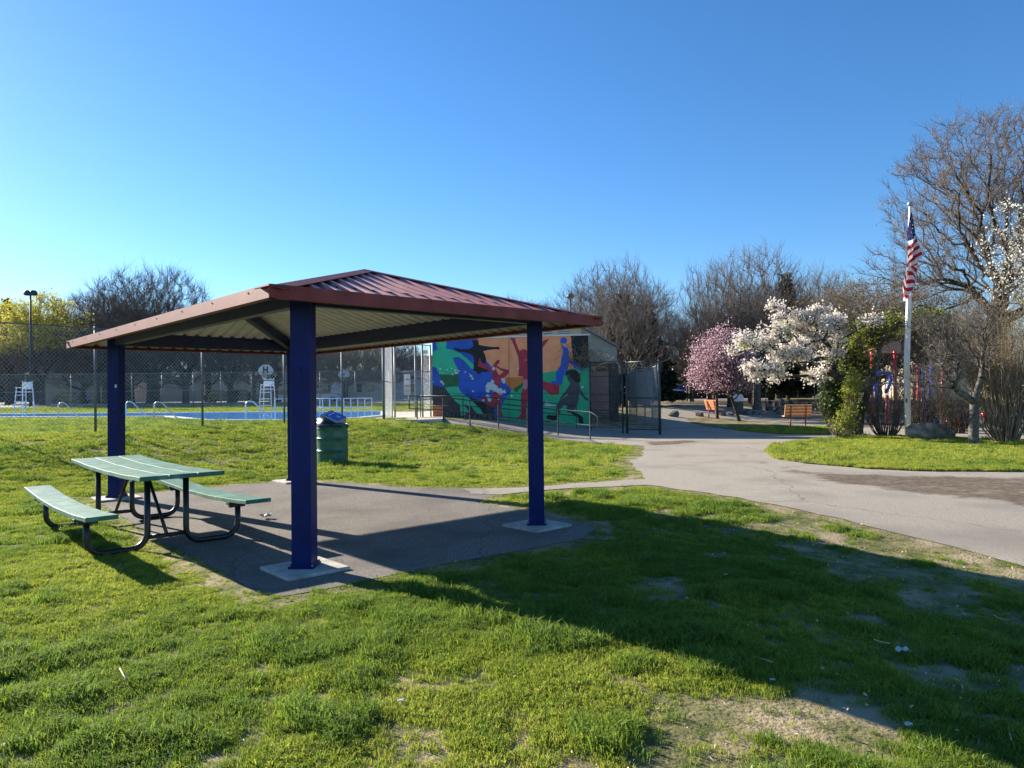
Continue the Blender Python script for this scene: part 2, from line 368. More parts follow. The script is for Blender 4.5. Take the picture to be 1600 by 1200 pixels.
sheet('pool_deck', W([(-60, 655), (192, 653.5), (262, 652), (318, 659), (600, 658.5), (616, 659.5), (692, 658.5), (692, 641), (616, 641), (600, 648), (250, 646), (-60, 648)], .65), .012, M['deck'])
POOL = [(-60, 648), (600, 643.5), (600, 650), (560, 654), (440, 657.5), (320, 657.5), (262, 651.5), (-60, 653)]
POOLW = W(POOL, .68)
mb = MB(); mb.add([(x, y, .70) for x, y in POOLW], [tuple(range(len(POOLW)))]); struct(mb.obj('pool_water', M['water']))
mb = MB()
for i in range(len(POOLW)):
    a = POOLW[i]; b = POOLW[(i+1) % len(POOLW)]; mb.beam((*a, .67), (*b, .67), .35, .13)
tag(mb.obj('pool_coping', M['coping']), 'white concrete coping framing the blue swimming pool', 'pool edge')
# landing by the pool gate
mb = MB(); a = at(616, 657, .62); 
mb.prism([Vector((*at(618, 659.5, .60)[:2], .30)), Vector((*at(654, 659.5, .60)[:2], .30)), Vector((*at(692, 657, .62)[:2], .30)), Vector((*at(692, 652, .66)[:2], .30)), Vector((*at(618, 652, .66)[:2], .30))], (0, 0, .39))
struct(mb.obj('gate_landing', M['deck']))
# ------------------------------------------------------------------ pavilion
PSI = .74; A0 = Vector((-1.985, 6.822, 0)); L1, L2, OV = 3.08, 6.68, .594
E1 = Vector((math.cos(PSI), math.sin(PSI), 0)); E2 = Vector((-math.sin(PSI), math.cos(PSI), 0)); UZ = Vector((0, 0, 1))
ZB, ZT, ZA, INS = 2.477, 2.587, 3.235, 1.45
def P(a, b, z=0): return A0+E1*a+E2*b+UZ*z
pav = thing('picnic_pavilion', 'open picnic pavilion with maroon metal hip roof on four blue posts', 'pavilion', P(L1/2, L2/2))
pr = PSI-math.pi/4; Q1 = Vector((math.cos(pr), math.sin(pr), 0)); Q2 = Vector((-math.sin(pr), math.cos(pr), 0))
pads = []
for i, (a, b, lab) in enumerate([(0, 0, 'concrete footing pad under the nearest blue post'), (L1, 0, 'concrete footing pad under the right hand blue post in shade'),
                                 (0, L2, 'concrete footing pad under the left hand blue post behind the table'), (L1, L2, 'concrete footing pad under the rearmost blue post')]):
    c = P(a, b)
    mb = MB(); s_ = .31
    mb.prism([c+E1*sx*s_+E2*sy*s_+UZ*-.05 for sx, sy in ((-1, -1), (1, -1), (1, 1), (-1, 1))], (0, 0, .085))
    tag(mb.obj('footing_pad', M['concrete'], bevel=.012), lab, 'concrete footing', 'concrete footings under the pavilion posts')
    mb = MB(); mb.box(c+UZ*(ZT+.14)/2, (.19, .19, ZT+.14), (Q1, Q2, UZ)); post = mb.obj('post', M['bluepost'], pav, bevel=.006)
    mb = MB(); mb.box(c+UZ*.047, (.24, .24, .02), (Q1, Q2, UZ)); mb.box(c+UZ*.065, (.21, .21, .02), (Q1, Q2, UZ)); bp = mb.obj('base_plate', M['bluepost'], post)
    for sx in (-1, 1):
        for sy in (-1, 1): MB().tube([c+Q1*.107*sx+Q2*.107*sy+UZ*.05, c+Q1*.107*sx+Q2*.107*sy+UZ*.075], .008, 6).obj('bolt', M['galv'], bp)
ctrc = P(0, 0)-Q2*.0985
mb = MB(); mb.box(ctrc+Q1*-.02+UZ*1.90, (.075, .007, .045), (Q1, Q2, UZ)); mb.box(ctrc+Q1*-.02+Q2*-.004+UZ*1.90, (.055, .007, .028), (Q1, Q2, UZ)); mb.obj('box_plate', M['bluepost'], pav)
c = P(0, L2)-Q2*.098; mb = MB(); mb.box(c+Q1*.05+UZ*1.845, (.03, .004, .05), (Q1, Q2, UZ)); mb.obj('sticker', M['signwhite'], pav)
# perimeter beams
zbm = 2.508; hb = .215
cs = [P(0, 0), P(L1, 0), P(L1, L2), P(0, L2)]
for i in range(4):
    a, b = cs[i], cs[(i+1) % 4]; d = (b-a).normalized()
    MB().beam(a+d*.1+UZ*(zbm+hb/2), b-d*.1+UZ*(zbm+hb/2), .10, hb).obj('eave_beam', M['bluedark'], pav)
def rz(a, b):
    """underside height of the roof at plan (a,b)"""
    k = (ZA-ZT)/(L1/2+OV); k2 = (ZA-ZT)/(INS+OV)
    return ZT-.090+min(min(a+OV, L1+OV-a)*k, min(b+OV, L2+OV-b)*k2)
for a, b, rb in ((0, 0, INS), (L1, 0, INS), (0, L2, L2-INS), (L1, L2, L2-INS)):
    MB().beam(P(a, b, rz(a, b)-.10), P(L1/2, rb, rz(L1/2, rb)-.12), .10, .16).obj('hip_rafter', M['bluedark'], pav)
MB().beam(P(L1/2, INS, rz(L1/2, INS)-.10), P(L1/2, L2-INS, rz(L1/2, INS)-.10), .10, .16).obj('ridge_beam', M['bluedark'], pav)
# ribbed roof planes
def slope(o, u, w, Lu, tmaxf, rise_per, name, m, dz=0., ribh=.035, per=.205, upside=True):
    """o: eave start, u along eave, w horizontal inward; tmaxf(s) = plan depth available"""
    o = o+w*.022+UZ*(.022*rise_per); nrm = (UZ-w*rise_per).normalized()
    s = 0; prof = []
    while s < Lu:
        prof += [(s, 0), (s+per*.52, 0), (s+per*.64, ribh), (s+per*.84, ribh), (s+per*.96, 0)]; s += per
    prof = [(min(a, Lu), b) for a, b in prof]+[(Lu, 0)]
    mb = MB(); ts = []
    for i in range(len(prof)-1):
        (s0, h0), (s1, h1) = prof[i], prof[i+1]
        if s1-s0 < 1e-4: continue
        # break at peaks of tmaxf
        br = [s0]+[b for b in brk if s0 < b < s1]+[s1]
        for q0, q1 in zip(br[:-1], br[1:]):
            k0 = h0+(h1-h0)*(q0-s0)/(s1-s0); k1 = h0+(h1-h0)*(q1-s0)/(s1-s0)
            t0, t1 = tmaxf(q0), tmaxf(q1)
            base = lambda q, t, k: o+u*min(max(q, .012), Lu-.012)+w*max(t-.02, 0)+UZ*(t*rise_per+dz)+nrm*k
            mb.add([base(q0, 0, k0), base(q1, 0, k1), base(q1, t1, k1), base(q0, t0, k0)], [(0, 1, 2, 3)])
    return mb
RW, RL = L1+2*OV, L2+2*OV; k1 = (ZA-ZT)/(RW/2); insO = INS+OV; k2 = (ZA-ZT)/insO
for side in range(4):
    if side == 0: o, u, w, Lu, dep, run, rp = P(-OV, -OV, ZT), E1, E2, RW, insO, RW/2, k2; brk = [RW/2]; tf = lambda s: insO*min(s, RW-s)/(RW/2)
    if side == 2: o, u, w, Lu, rp = P(L1+OV, L2+OV, ZT), -E1, -E2, RW, k2; brk = [RW/2]; tf = lambda s: insO*min(s, RW-s)/(RW/2)
    if side == 1: o, u, w, Lu, rp = P(L1+OV, -OV, ZT), E2, -E1, RL, k1; brk = [insO, RL-insO]; tf = lambda s: RW/2*min(1, s/insO, (RL-s)/insO)
    if side == 3: o, u, w, Lu, rp = P(-OV, L2+OV, ZT), -E2, E1, RL, k1; brk = [insO, RL-insO]; tf = lambda s: RW/2*min(1, s/insO, (RL-s)/insO)
    slope(o, u, w, Lu, tf, rp, 'x', None, dz=-.060).obj('roof_panel', M['roofred'], pav)
    slope(o, u, w, Lu, tf, rp, 'x', None, dz=-.072).obj('roof_underside', M['soffit'], pav)
# hip and ridge caps
def cap(p, q, wl, wr):
    d = (q-p).normalized(); mb = MB()
    p = p-UZ*.008; q = q-UZ*.008
    for wv in (wl, wr):
        mb.add([p, q, q+wv*.13, p+wv*.13, p-UZ*.006, q-UZ*.006, q+wv*.13-UZ*.006, p+wv*.13-UZ*.006], [(0, 1, 2, 3), (7, 6, 5, 4), (0, 3, 7, 4), (1, 5, 6, 2), (3, 2, 6, 7), (0, 4, 5, 1)])
    mb.obj('hip_cap', M['maroon'], pav)
def sv(w, rp, d):
    """direction down the slope, perpendicular to the hip"""
    nrm = (UZ-w*rp).normalized(); v = d.cross(nrm).normalized()
    return -v if v.dot(w) > 0 and abs(v.dot(w)) > abs(v.dot(w)) else v
R0, R1 = P(L1/2, INS, ZA), P(L1/2, L2-INS, ZA)
for cn, rg, wa, wb, ka, kb in ((P(-OV, -OV, ZT), R0, E2, E1, k2, k1), (P(L1+OV, -OV, ZT), R0, E2, -E1, k2, k1), (P(-OV, L2+OV, ZT), R1, -E2, E1, k2, k1), (P(L1+OV, L2+OV, ZT), R1, -E2, -E1, k2, k1)):
    d = (rg-cn).normalized(); vs = []
    other = {0: wb, 1: wa}
    for w_, k_, ow in ((wa, ka, wb), (wb, kb, wa)):
        nr = (UZ-w_*k_).normalized(); v = d.cross(nr).normalized()
        if v.dot(ow) < 0: v = -v
        vs.append(v)
    cap(cn, rg, vs[0], vs[1])
cap(R0, R1, (E1-UZ*k1).normalized(), (-E1-UZ*k1).normalized())
# fascia
fc = [P(-OV, -OV), P(L1+OV, -OV), P(L1+OV, L2+OV), P(-OV, L2+OV)]
for i in range(4):
    a, b = fc[i], fc[(i+1) % 4]; d = (b-a).normalized(); inn = UZ.cross(d)
    mb = MB(); mb.beam(a+UZ*(ZB+ZT+.008)/2+inn*.006, b+UZ*(ZB+ZT+.008)/2+inn*.006, .012, ZT+.008-ZB)
    mb.beam(a+UZ*(ZT+.006)+inn*.040+d*.01, b+UZ*(ZT+.006)+inn*.040-d*.01, .060, .006)
    mb.beam(a+UZ*(ZB+.004)+inn*.045+d*.01, b+UZ*(ZB+.004)+inn*.045-d*.01, .066, .008)
    for k in range(9):
        q = a.lerp(b, (k+.5)/9)-inn*.003+UZ*(ZB+.085); mb.box(q, (.012, .006, .012), (d, inn, UZ))
    mb.obj('fascia', M['maroon'], pav)
# ------------------------------------------------------------------ picnic table
TC = Vector((-4.5, 8.66, 0))
tab = thing('picnic_table', 'black tube framed picnic table with patchy green planks and two benches', 'picnic table', TC)
def TP(a, b, z): return TC+E1*a+E2*b+UZ*z
def plank(a0, a1, b0, b1, ztop, th, sag, seed):
    r = random.Random(seed); n = 14; mb = MB(); vs = []
    for i in range(n+1):
        b = b0+(b1-b0)*i/n; t = 2*i/n-1
        z = ztop-sag*(1-t*t)+.002*math.sin(i*1.7+seed)
        vs += [TP(a0, b, z), TP(a1, b, z), TP(a1, b, z-th), TP(a0, b, z-th)]
    fs = [(0, 3, 2, 1), (4*n, 4*n+1, 4*n+2, 4*n+3)]
    for i in range(n):
        for k in range(4): fs.append((4*i+k, 4*i+(k+1) % 4, 4*i+4+(k+1) % 4, 4*i+4+k))
    mb.add(vs, fs); return mb
for k in range(3):
    w_ = .275; a0 = -.42+k*.283
    plank(a0, a0+w_, -1.57+[.01, .0, -.012][k], 1.57+[0, .015, 0][k], .85, .045, .03, k).obj('tabletop_plank', M['greenplank'], tab, bevel=.005)
plank(-.90, -.61, -1.56, 1.85, .50, .045, .055, 7).obj('bench_plank', M['greenplank'], tab, bevel=.005)
plank(.66, .95, -1.56, 1.75, .50, .045, .055, 9).obj('bench_plank', M['greenplank'], tab, bevel=.005)
def arc(cx, cz, r, t0, t1, n=6): return [(cx+r*math.cos(t0+(t1-t0)*i/n), cz+r*math.sin(t0+(t1-t0)*i/n)) for i in range(n+1)]
for b in (-1.02, 1.12):
    for sgn in (-1, 1):
        prof = [(.20, .77)]+arc(.20+.16, .035+.16, .16, math.pi, 1.5*math.pi)+arc(.78-.16, .035+.16, .16, -math.pi/2, 0)+[(.78, .40)]
        mb = MB(); mb.tube([TP(sgn*x, b, z) for x, z in prof], .032, 10); mb.obj('frame_tube', M['black'], tab, smooth=True)
        mb = MB(); mb.beam(TP(sgn*.64+(0.02 if sgn > 0 else 0), b, .408), TP(sgn*.90+(0.02 if sgn > 0 else 0), b, .408), .09, .03); mb.beam(TP(sgn*.68, b, .378), TP(sgn*.86, b, .378), .06, .035)
        mb.obj('bench_bracket', M['black'], tab, bevel=.004)
    mb = MB(); mb.beam(TP(-.36, b, .772), TP(.36, b, .772), .07, .03); mb.obj('top_bracket', M['black'], tab, bevel=.004)
    MB().tube([TP(-.2, b, .14), TP(.2, b, .14)], .024, 8).obj('cross_tube', M['black'], tab, smooth=True)
for b, s_ in ((-1.02, 1), (1.12, -1)):
    MB().tube([TP(0, b, .14), TP(0, b+s_*.75, .77)], .020, 8).obj('brace', M['black'], tab, smooth=True)
# ------------------------------------------------------------------ trash drum
dp = at(520, 724); dp.z = float(gz(dp.x, dp.y))
dr = thing('trash_drum', 'green steel drum litter bin standing on the lawn by the pavilion', 'litter bin', dp)
rr, hh = .365, .95
prof = [(0, 0.02), (rr-.005, .0), (rr, .02)]
for zc in (.32, .62):
    prof += [(rr, zc-.10), (rr, zc-.024), (rr+.003, zc-.018), (rr+.013, zc-.008), (rr+.015, zc), (rr+.013, zc+.008), (rr+.003, zc+.018), (rr, zc+.024), (rr, zc+.10)]
prof += [(rr, hh-.16), (rr, hh-.115), (rr+.010, hh-.10), (rr+.010, hh-.085), (rr, hh-.07), (rr, hh-.01), (rr+.014, hh), (rr+.008, hh+.014), (rr-.01, hh+.008), (rr-.012, hh-.2), (0, hh-.22)]
MB().lathe(dp, prof, 40).obj('drum_body', M['drum'], dr, smooth=True)
dr.rotation_euler = (0, 0, 0)
bag = MB(); n = 22; vs = []
for i in range(9):
    t = i/8
    for k in range(n):
        a = 2*math.pi*k/n; r_ = (rr+.022-(.30*t**2))*(1+.05*math.sin(5*a+i)+.03*math.sin(11*a+2*i)); vs.append((dp.x+r_*math.cos(a), dp.y+r_*math.sin(a), dp.z+hh-.07+.20*math.sin(t*math.pi*.55)*(1-.5*math.cos(a))+.012*math.sin(7*a+i)))
bag.add(vs, [(i*n+k, i*n+(k+1) % n, (i+1)*n+(k+1) % n, (i+1)*n+k) for i in range(8) for k in range(n)])
# the liner only shows at the top under the box
tag(bag.obj('bin_liner', M['bag'], smooth=True), 'black bin liner bulging out of the green drum', 'bin liner')
bt = thing('cardboard_box', 'flattened grey and blue box tipped on top of the green drum', 'box', dp+Vector((0, 0, hh+.08)))
rotm = Matrix.Rotation(math.radians(-22), 3, 'Z') @ Matrix.Rotation(math.radians(20), 3, 'Y') @ Matrix.Rotation(math.radians(16), 3, 'X')
ax = tuple(rotm.col[i].copy() for i in range(3)); cc = dp+Vector((.02, -.02, hh+.15))
MB().box(cc, (.50, .40, .13), ax).obj('box_carton', M['boxgrey'], bt, bevel=.006)
MB().box(cc+ax[2]*.068+ax[0]*.04+ax[1]*.03, (.42, .33, .006), ax).obj('printed_lid', M['boxblue'], bt)
MB().box(cc+ax[2]*.073+ax[0]*-.08+ax[1]*.03, (.03, .22, .003), ax).box(cc+ax[2]*.073+ax[0]*.12+ax[1]*.05, (.10, .04, .003), ax).obj('lid_print', M['signwhite'], bt)
# ------------------------------------------------------------------ chain link fences
def mesh_wires(mb, p0, p1, z0, z1, pitch, r):
    """two families of straight diagonal wires between p0 and p1 (xy), z0..z1"""
    p0 = Vector((p0[0], p0[1], 0)); p1 = Vector((p1[0], p1[1], 0)); L = (p1-p0).length; u = (p1-p0)/L; nn = Vector((-u.y, u.x, 0)); hgt = z1-z0; k = 1.15
    s = -hgt/k
    while s < L:
        # rising: start (s,0) -> (s+h/k, h)
        a0, b0 = s, 0.; a1, b1 = s+hgt/k, hgt
        if a0 < 0: b0 = -a0*k; a0 = 0
        if a1 > L: b1 = hgt-(a1-L)*k; a1 = L
        if a1-a0 > .01:
            for mir in (0, 1):
                A, B = (a0, b0), (a1, b1)
                if mir: A, B = (L-a0, b0), (L-a1, b1)
                off = nn*(r*.8 if mir else -r*.8)
                q0 = p0+u*A[0]+UZ*(z0+A[1])+off; q1 = p0+u*B[0]+UZ*(z0+B[1])+off
                d = (q1-q0).normalized(); x = nn; y = d.cross(x)
                vs = [q+(x*math.cos(t)+y*math.sin(t))*r for q in (q0, q1) for t in (0, 2.094, 4.189)]
                mb.add(vs, [(0, 1, 4, 3), (1, 2, 5, 4), (2, 0, 3, 5)])
        s += pitch
    return mb
def fence(name, label, pts, z0, z1, pitch, r, postr, rails, mp, mw, group=None, top_ext=.05):
    t = thing(name, label, 'fence', (pts[0][0], pts[0][1], z0), group)
    mb = MB()
    for a, b in zip(pts[:-1], pts[1:]): mesh_wires(mb, a, b, z0+.03, z1, pitch, r)
    mb.obj('chain_link_mesh', mw, t)
    for p in pts:
        MB().tube([(p[0], p[1], min(z0, float(gz(p[0], p[1])))-.05), (p[0], p[1], z1+top_ext)], postr, 8).obj('fence_post', mp, t, smooth=True)
    for zr in rails:
        MB().tube([(p[0], p[1]-.03, zr) for p in pts], postr*.55, 6).obj('fence_rail', mp, t, smooth=True)
    return t
fdir = Vector((.64, .768, 0)); fp0 = Vector((-13.6, 18.5, 0)); tt = [-6, -3, 0, 2.62, 5.77, 8.73, 11.2, 13.2]
FP = [tuple((fp0+fdir*t)[:2]) for t in tt]
fence('pool_fence', 'tall dark chain link fence standing between the lawn and the pool', FP, .66, 3.66, .105, .0036, .036, (3.66, 2.20), mat('fence post grey', (.08, .10, .11), (.13, .15, .165), 6, .5), M['wire'])
# gate leaf opened, seen almost edge on, and the fence across the landing
g0 = at(597, 658, Y=28.6); g1 = at(613, 655, Y=31.2)
fence('open_gate_panel', 'tall narrow chain link return panel at the corner of the pool fence', [(g0.x+.09, g0.y+.05), (g1.x, g1.y)], .68, 3.9, .085, .0034, .034, (3.9, 2.2), M['galv'], M['wire'])
g2 = at(657, 655, Y=30.9); g3 = at(675, 655, Y=31.6)
fence('gate_fence', 'chain link gate section carrying the white notice beside the mural', [(g1.x+.12, g1.y), (g2.x-.2, g2.y), (g2.x+.1, g2.y), (g3.x-.05, g3.y)], .72, 3.8, .075, .0032, .04, (3.8, 2.65, 1.45, .95), M['galv'], M['wiredark'])
# notice
nn_ = at(636, 599, Y=30.7)
nt_ = thing('notice_sign', 'white notice with black mark above red lettered rules on the pool gate', 'sign', nn_)
MB().box(nn_+Vector((0, 0, .17)), (.27, .015, .44)).obj('notice_top', M['signwhite'], nt_)
MB().box(nn_+Vector((0, 0, -.27)), (.27, .012, .42)).obj('notice_bottom', M['signwhite'], nt_)
mb = MB(); mb.box(nn_+Vector((0, -.010, .17)), (.10, .006, .03)).obj('notice_mark', M['signblk'], nt_)
mb = MB(); mb.add([nn_+Vector((.045, -.012, .21)), nn_+Vector((.045, -.012, .13)), nn_+Vector((.085, -.012, .17))], [(0, 1, 2)])
mb.obj('notice_arrow', M['signblk'], nt_)
for z in (-.24, -.30, -.36): MB().box(nn_+Vector((0, -.009, z)), (.21, .006, .018)).obj('notice_line', M['signblk'], nt_)
for z in (-.10, -.15, -.42): MB().box(nn_+Vector((0, -.009, z)), (.22, .006, .028)).obj('notice_red_line', M['signred'], nt_)
# far pool fences
def fz(px, Y, top): return at(px, top, Y=Y)
FB = [(at(px, 600, Y=Yd).x, Yd) for px, Yd in ((-120, 60), (-30, 60.5), (40, 61), (111, 61.5), (180, 62), (206, 62), (253, 62), (302, 62), (345, 62), (393, 62), (446, 62), (500, 62), (555, 62), (608, 62), (650, 62))]
fence('far_pool_fence', 'pale chain link fence running behind the swimming pool', FB, .82, 3.75, .30, .009, .05, (3.75, 2.25), M['galv'], M['wire'])
# ------------------------------------------------------------------ pool furniture
def poolrail(px, py, Y, lab):
    p = at(px, py, Y=Y); k = pxm(Y); t = thing('pool_handrail', lab, 'handrail', (p.x, p.y, .72), 'white handrails along the pool')
    for dy in (0,):
        pts = [(0, 0), (0, .62)]+[(.18-.18*math.cos(a), .62+.14*math.sin(a)) for a in (.5, 1., 1.57)]+[(.34, .72), (1.05, .0)]
        MB().tube([(p.x+x, p.y+dy, .70+z) for x, z in pts], .030, 6).obj('rail', M['steelrail'], t, smooth=True)
poolrail(91, 653, 36, 'leftmost curved white handrail at the shallow end of the pool')
poolrail(241, 652, 32, 'curved white pool handrail just right of the left blue post')
poolrail(384, 656, 30, 'curved white pool handrail nearest the lifeguard chair')
poolrail(197, 652, 38, 'curved white pool handrail hidden partly behind the left blue post')
def lifechair(px, pyb, Y, lab):
    b = at(px, pyb, Y=Y); z0 = float(gz(b.x, b.y)); b.z = z0; t = thing('lifeguard_chair', lab, 'lifeguard chair', b, 'white lifeguard chairs')
    top = 2.05
    for sx in (-1, 1):
        for sy in (-1, 1):
            MB().tube([b+Vector((sx*.38, sy*.4, 0)), b+Vector((sx*.30, sy*.28, top-.3 if sy < 0 else top+.1))], .028, 6).obj('leg', M['white'], t)
    for z in (.45, .85, 1.25): MB().box(b+Vector((0, -.38, z)), (.66, .05, .05)).obj('step', M['white'], t)
    MB().box(b+Vector((0, 0, 1.45)), (.68, .6, .06)).obj('seat', M['white'], t)
    MB().box(b+Vector((0, .28, 1.85)), (.60, .05, .45)).obj('backrest', M['white'], t)
    for sx in (-1, 1): MB().box(b+Vector((sx*.33, -.05, 1.72)), (.05, .5, .05)).obj('armrest', M['white'], t)
lifechair(418, 645, 44.5, 'white lifeguard chair beneath the basketball backboard')
lifechair(38, 645, 45, 'white lifeguard chair at the far left beyond the pool')
# white ramp railings in the pool
def railing(name, lab, pts, zt, mm, r=.025, nb=6, grp=None, mid=(.5,), zb=.72):
    t = thing(name, lab, 'railing', (pts[0][0], pts[0][1], zb), grp)
    for f in (1.,)+tuple(mid): MB().tube([(x, y, z0+(zt)*f) for x, y, z0 in pts], r, 6).obj('rail', mm, t, smooth=True)
    for i in range(len(pts)-1):
        for k in range(nb if i < len(pts)-2 else nb+1):
            q = Vector(pts[i]).lerp(Vector(pts[i+1]), k/nb); MB().tube([q, q+UZ*zt], r, 6).obj('baluster', mm, t)
    return t
a = at(493, 652, Y=33); b = at(581, 649, Y=33.5)
railing('pool_ramp_railing', 'white balustered railing of the pool access ramp behind the drum', [(a.x, 33, .70), (b.x, 33.5, .70)], .82, M['steelrail'], .024, 8)
a = at(429, 652, Y=34); b = at(500, 649, Y=36)
railing('pool_ramp_railing', 'white railing of the pool access ramp right of the lifeguard chair', [(a.x, 34, .70), (b.x, 36, .70)], .82, M['steelrail'], .024, 5)
# ------------------------------------------------------------------ building with the mural
WA = at(676, 600, Y=31.6); WB = at(920, 600, Y=30.1); WA.z = 0; WB.z = 0
wu = (WB-WA).normalized(); wn = Vector((wu.y, -wu.x, 0)); WL = (WB-WA).length
def wallpt(px, py, off=.004):
    d = Vector(ray(px, py)); o = Vector((0, 0, H)); t = (WA-o).dot(wn)/d.dot(wn); p = o+d*t; return p+wn*off
wtop = wallpt(800, 527.5).z
bld = thing('pool_building', 'bathhouse with beige upper wall and grey sloping side behind the painted mural', 'building', WA+wu*WL/2-wn*3)
mw = thing('mural_wall', 'long wall painted with colourful leaping silhouette figures beside the ramp', 'mural wall', WA)
mb = MB(); mb.box(WA+wu*WL/2-wn*.15+UZ*(wtop/2), (WL, .30, wtop), (wu, wn, UZ))
BLUEM = mat('mural blue', (.014, .08, .46), (.02, .11, .56), 3, .6)
OR = mat('mural orange', (.92, .31, .13), (.96, .38, .18), 2.5, .6); OR2 = mat('mural burnt orange', (.55, .17, .035), (.62, .22, .06), 2.5, .6)
GR = mat('mural green', (.018, .38, .17), (.025, .46, .22), 3, .6); GR2 = mat('mural light green', (.025, .48, .26), (.035, .55, .31), 3, .6); GRD = mat('mural dark green', (.012, .11, .035), (.02, .14, .05), 4, .6)
RD = mat('mural red', (.36, .02, .04), (.46, .035, .06), 3, .6); BK = mat('mural black', (.006, .006, .008), None, rough=.6); DG = mat('mural charcoal', (.025, .025, .035), (.06, .055, .07), 6, .6)
PB = mat('mural orange ball', (.55, .16, .08), None, rough=.6); CH = mat('mural grey figure', (.045, .05, .062), (.065, .07, .085), 5, .6); PEEL = mat('peeled plaster', (.45, .52, .56), (.66, .72, .75), 22, .8); PKH = mat('mural pink', (.62, .22, .25), None)
mb.obj('wall', M['graywall'], mw)
MB().box(WA+wu*WL/2-wn*.13+UZ*(wtop+.03), (WL+.1, .42, .06), (wu, wn, UZ)).obj('wall_cap', M['coping'], mw)
def c1(l): return [(670+x/8, 520+y/8) for x, y in l]
def c2(l): return [(790+x/6, 500+y/6) for x, y in l]
_lay = [0]
def paint(name, pl, m, n=None):
    _lay[0] += 1; off = .0035+.0006*_lay[0]
    pts = []
    for x, y in pl:
        p = wallpt(x, y, off)
        s_ = min(max((p-WA).dot(wu), .0), WL); z = min(p.z, wtop-.002); pts.append(WA+wu*s_+UZ*z+wn*off)
    bm = bmesh.new(); vs = [bm.verts.new(p) for p in pts]; f = bm.faces.new(vs); f.normal_update(); bmesh.ops.triangulate(bm, faces=[f], ngon_method='EAR_CLIP')
    for ff in bm.faces:
        ff.normal_update()
        if ff.normal.dot(wn) < 0: ff.normal_flip()
    me = bpy.data.meshes.new(name); bm.to_mesh(me); bm.free(); me.materials.append(m)
    o = bpy.data.objects.new(name, me); COL.objects.link(o); o.parent = mw; o.matrix_parent_inverse = Matrix.Translation(mw.location).inverted(); return o
paint('painted_blue_field', [(670, 500), (926, 500), (926, 670), (670, 670)], BLUEM)
paint('painted_orange_field', c1([(610, -20), (1060, -30), (1060, 720), (1000, 680), (960, 630), (880, 560), (800, 440), (700, 330), (620, 200)])+c2([(0, 0)])[:0], OR)
paint('painted_orange_field', c2([(40, 120), (615, 120), (640, 450), (500, 470), (360, 495), (225, 510), (165, 535), (160, 600), (60, 680), (30, 640)]), OR)
paint('painted_orange_field', c2([(0, 540), (165, 535), (165, 590), (60, 665), (0, 600)]), OR2)
paint('painted_green_field', c2([(45, 790), (70, 665), (170, 580), (225, 540), (360, 495), (500, 470), (640, 450), (785, 448), (785, 1000), (0, 1000), (-30, 940), (-60, 860)]), GR)
paint('painted_charcoal_field', c1([(45, 650), (110, 660), (200, 690), (250, 760), (340, 850), (390, 900), (395, 960), (390, 1080), (45, 1080)]), DG)
paint('painted_charcoal_field', c1([(370, 860), (470, 900), (620, 860), (790, 880), (830, 1000), (830, 1080), (390, 1080), (395, 960)]), DG)
paint('painted_green_corner', c1([(920, 900), (960, 820), (1040, 720), (1060, 720), (1060, 1090), (930, 1090), (900, 960)]), GR)
paint('painted_black_panel', c2([(612, 120), (785, 120), (785, 447), (640, 450), (625, 300)]), BK)
paint('painted_blue_bay', c1([(880, 560), (960, 630), (1035, 715), (960, 810), (900, 920), (700, 870), (520, 810), (640, 700), (760, 540)]), BLUEM)
paint('painted_black_shadow', c1([(500, 800), (640, 850), (720, 900), (700, 1010), (650, 940), (560, 870)]), BK)
# green swimmer on the left
paint('green_figure', c1([(95, -30), (225, -30), (222, 150), (215, 195), (300, 215), (400, 260), (500, 340), (560, 395), (562, 450), (535, 455), (505, 420), (440, 345), (370, 300), (300, 310), (330, 390), (365, 450), (380, 520), (130, 520), (90, 430), (45, 420), (45, 240), (110, 205), (95, 150)]), GR2)
paint('green_figure', c1([(200, 680), (370, 670), (400, 740), (480, 800), (560, 870), (650, 960), (680, 1020), (610, 1015), (540, 930), (440, 890), (500, 980), (430, 1040), (400, 1040), (390, 900), (330, 850), (270, 780)]), GR2)
paint('green_shorts', c1([(125, 520), (240, 530), (375, 515), (378, 590), (360, 672), (270, 668), (205, 690), (160, 600)]), GRD)
paint('blue_corner', c1([(45, 425), (90, 430), (130, 540), (200, 685), (150, 670), (45, 650)]), BLUEM)
# black leaping figure
paint('black_figure', c1([(540, 95), (622, 95), (625, 150), (700, 165), (800, 178), (870, 175), (890, 190), (880, 208), (820, 205), (740, 215), (680, 230), (700, 270), (718, 330), (715, 370), (690, 392), (660, 370), (640, 310), (622, 360), (612, 420), (690, 430), (780, 480), (700, 488), (655, 490), (640, 518), (610, 510), (585, 480), (545, 462), (570, 440), (560, 400), (572, 360), (560, 300), (520, 262), (440, 240), (380, 240), (340, 215), (310, 205), (330, 195), (318, 180), (350, 190), (395, 205), (500, 205), (560, 170), (552, 130)]), BK)
# red figure, left
paint('red_figure', c1([(640, 305), (655, 370), (700, 400), (790, 440), (800, 410), (850, 345), (888, 338), (885, 370), (850, 410), (900, 440), (1000, 465), (1003, 500), (950, 555), (900, 570), (890, 700), (915, 780), (910, 860), (880, 920), (925, 1020), (930, 1050), (885, 1055), (850, 950), (740, 900), (690, 870), (665, 845), (665, 810), (710, 810), (790, 830), (800, 740), (850, 690), (800, 560), (790, 490), (700, 450), (612, 415), (625, 350)]), RD)
paint('orange_gap', c1([(840, 430), (935, 490), (880, 530), (850, 480)]), OR)
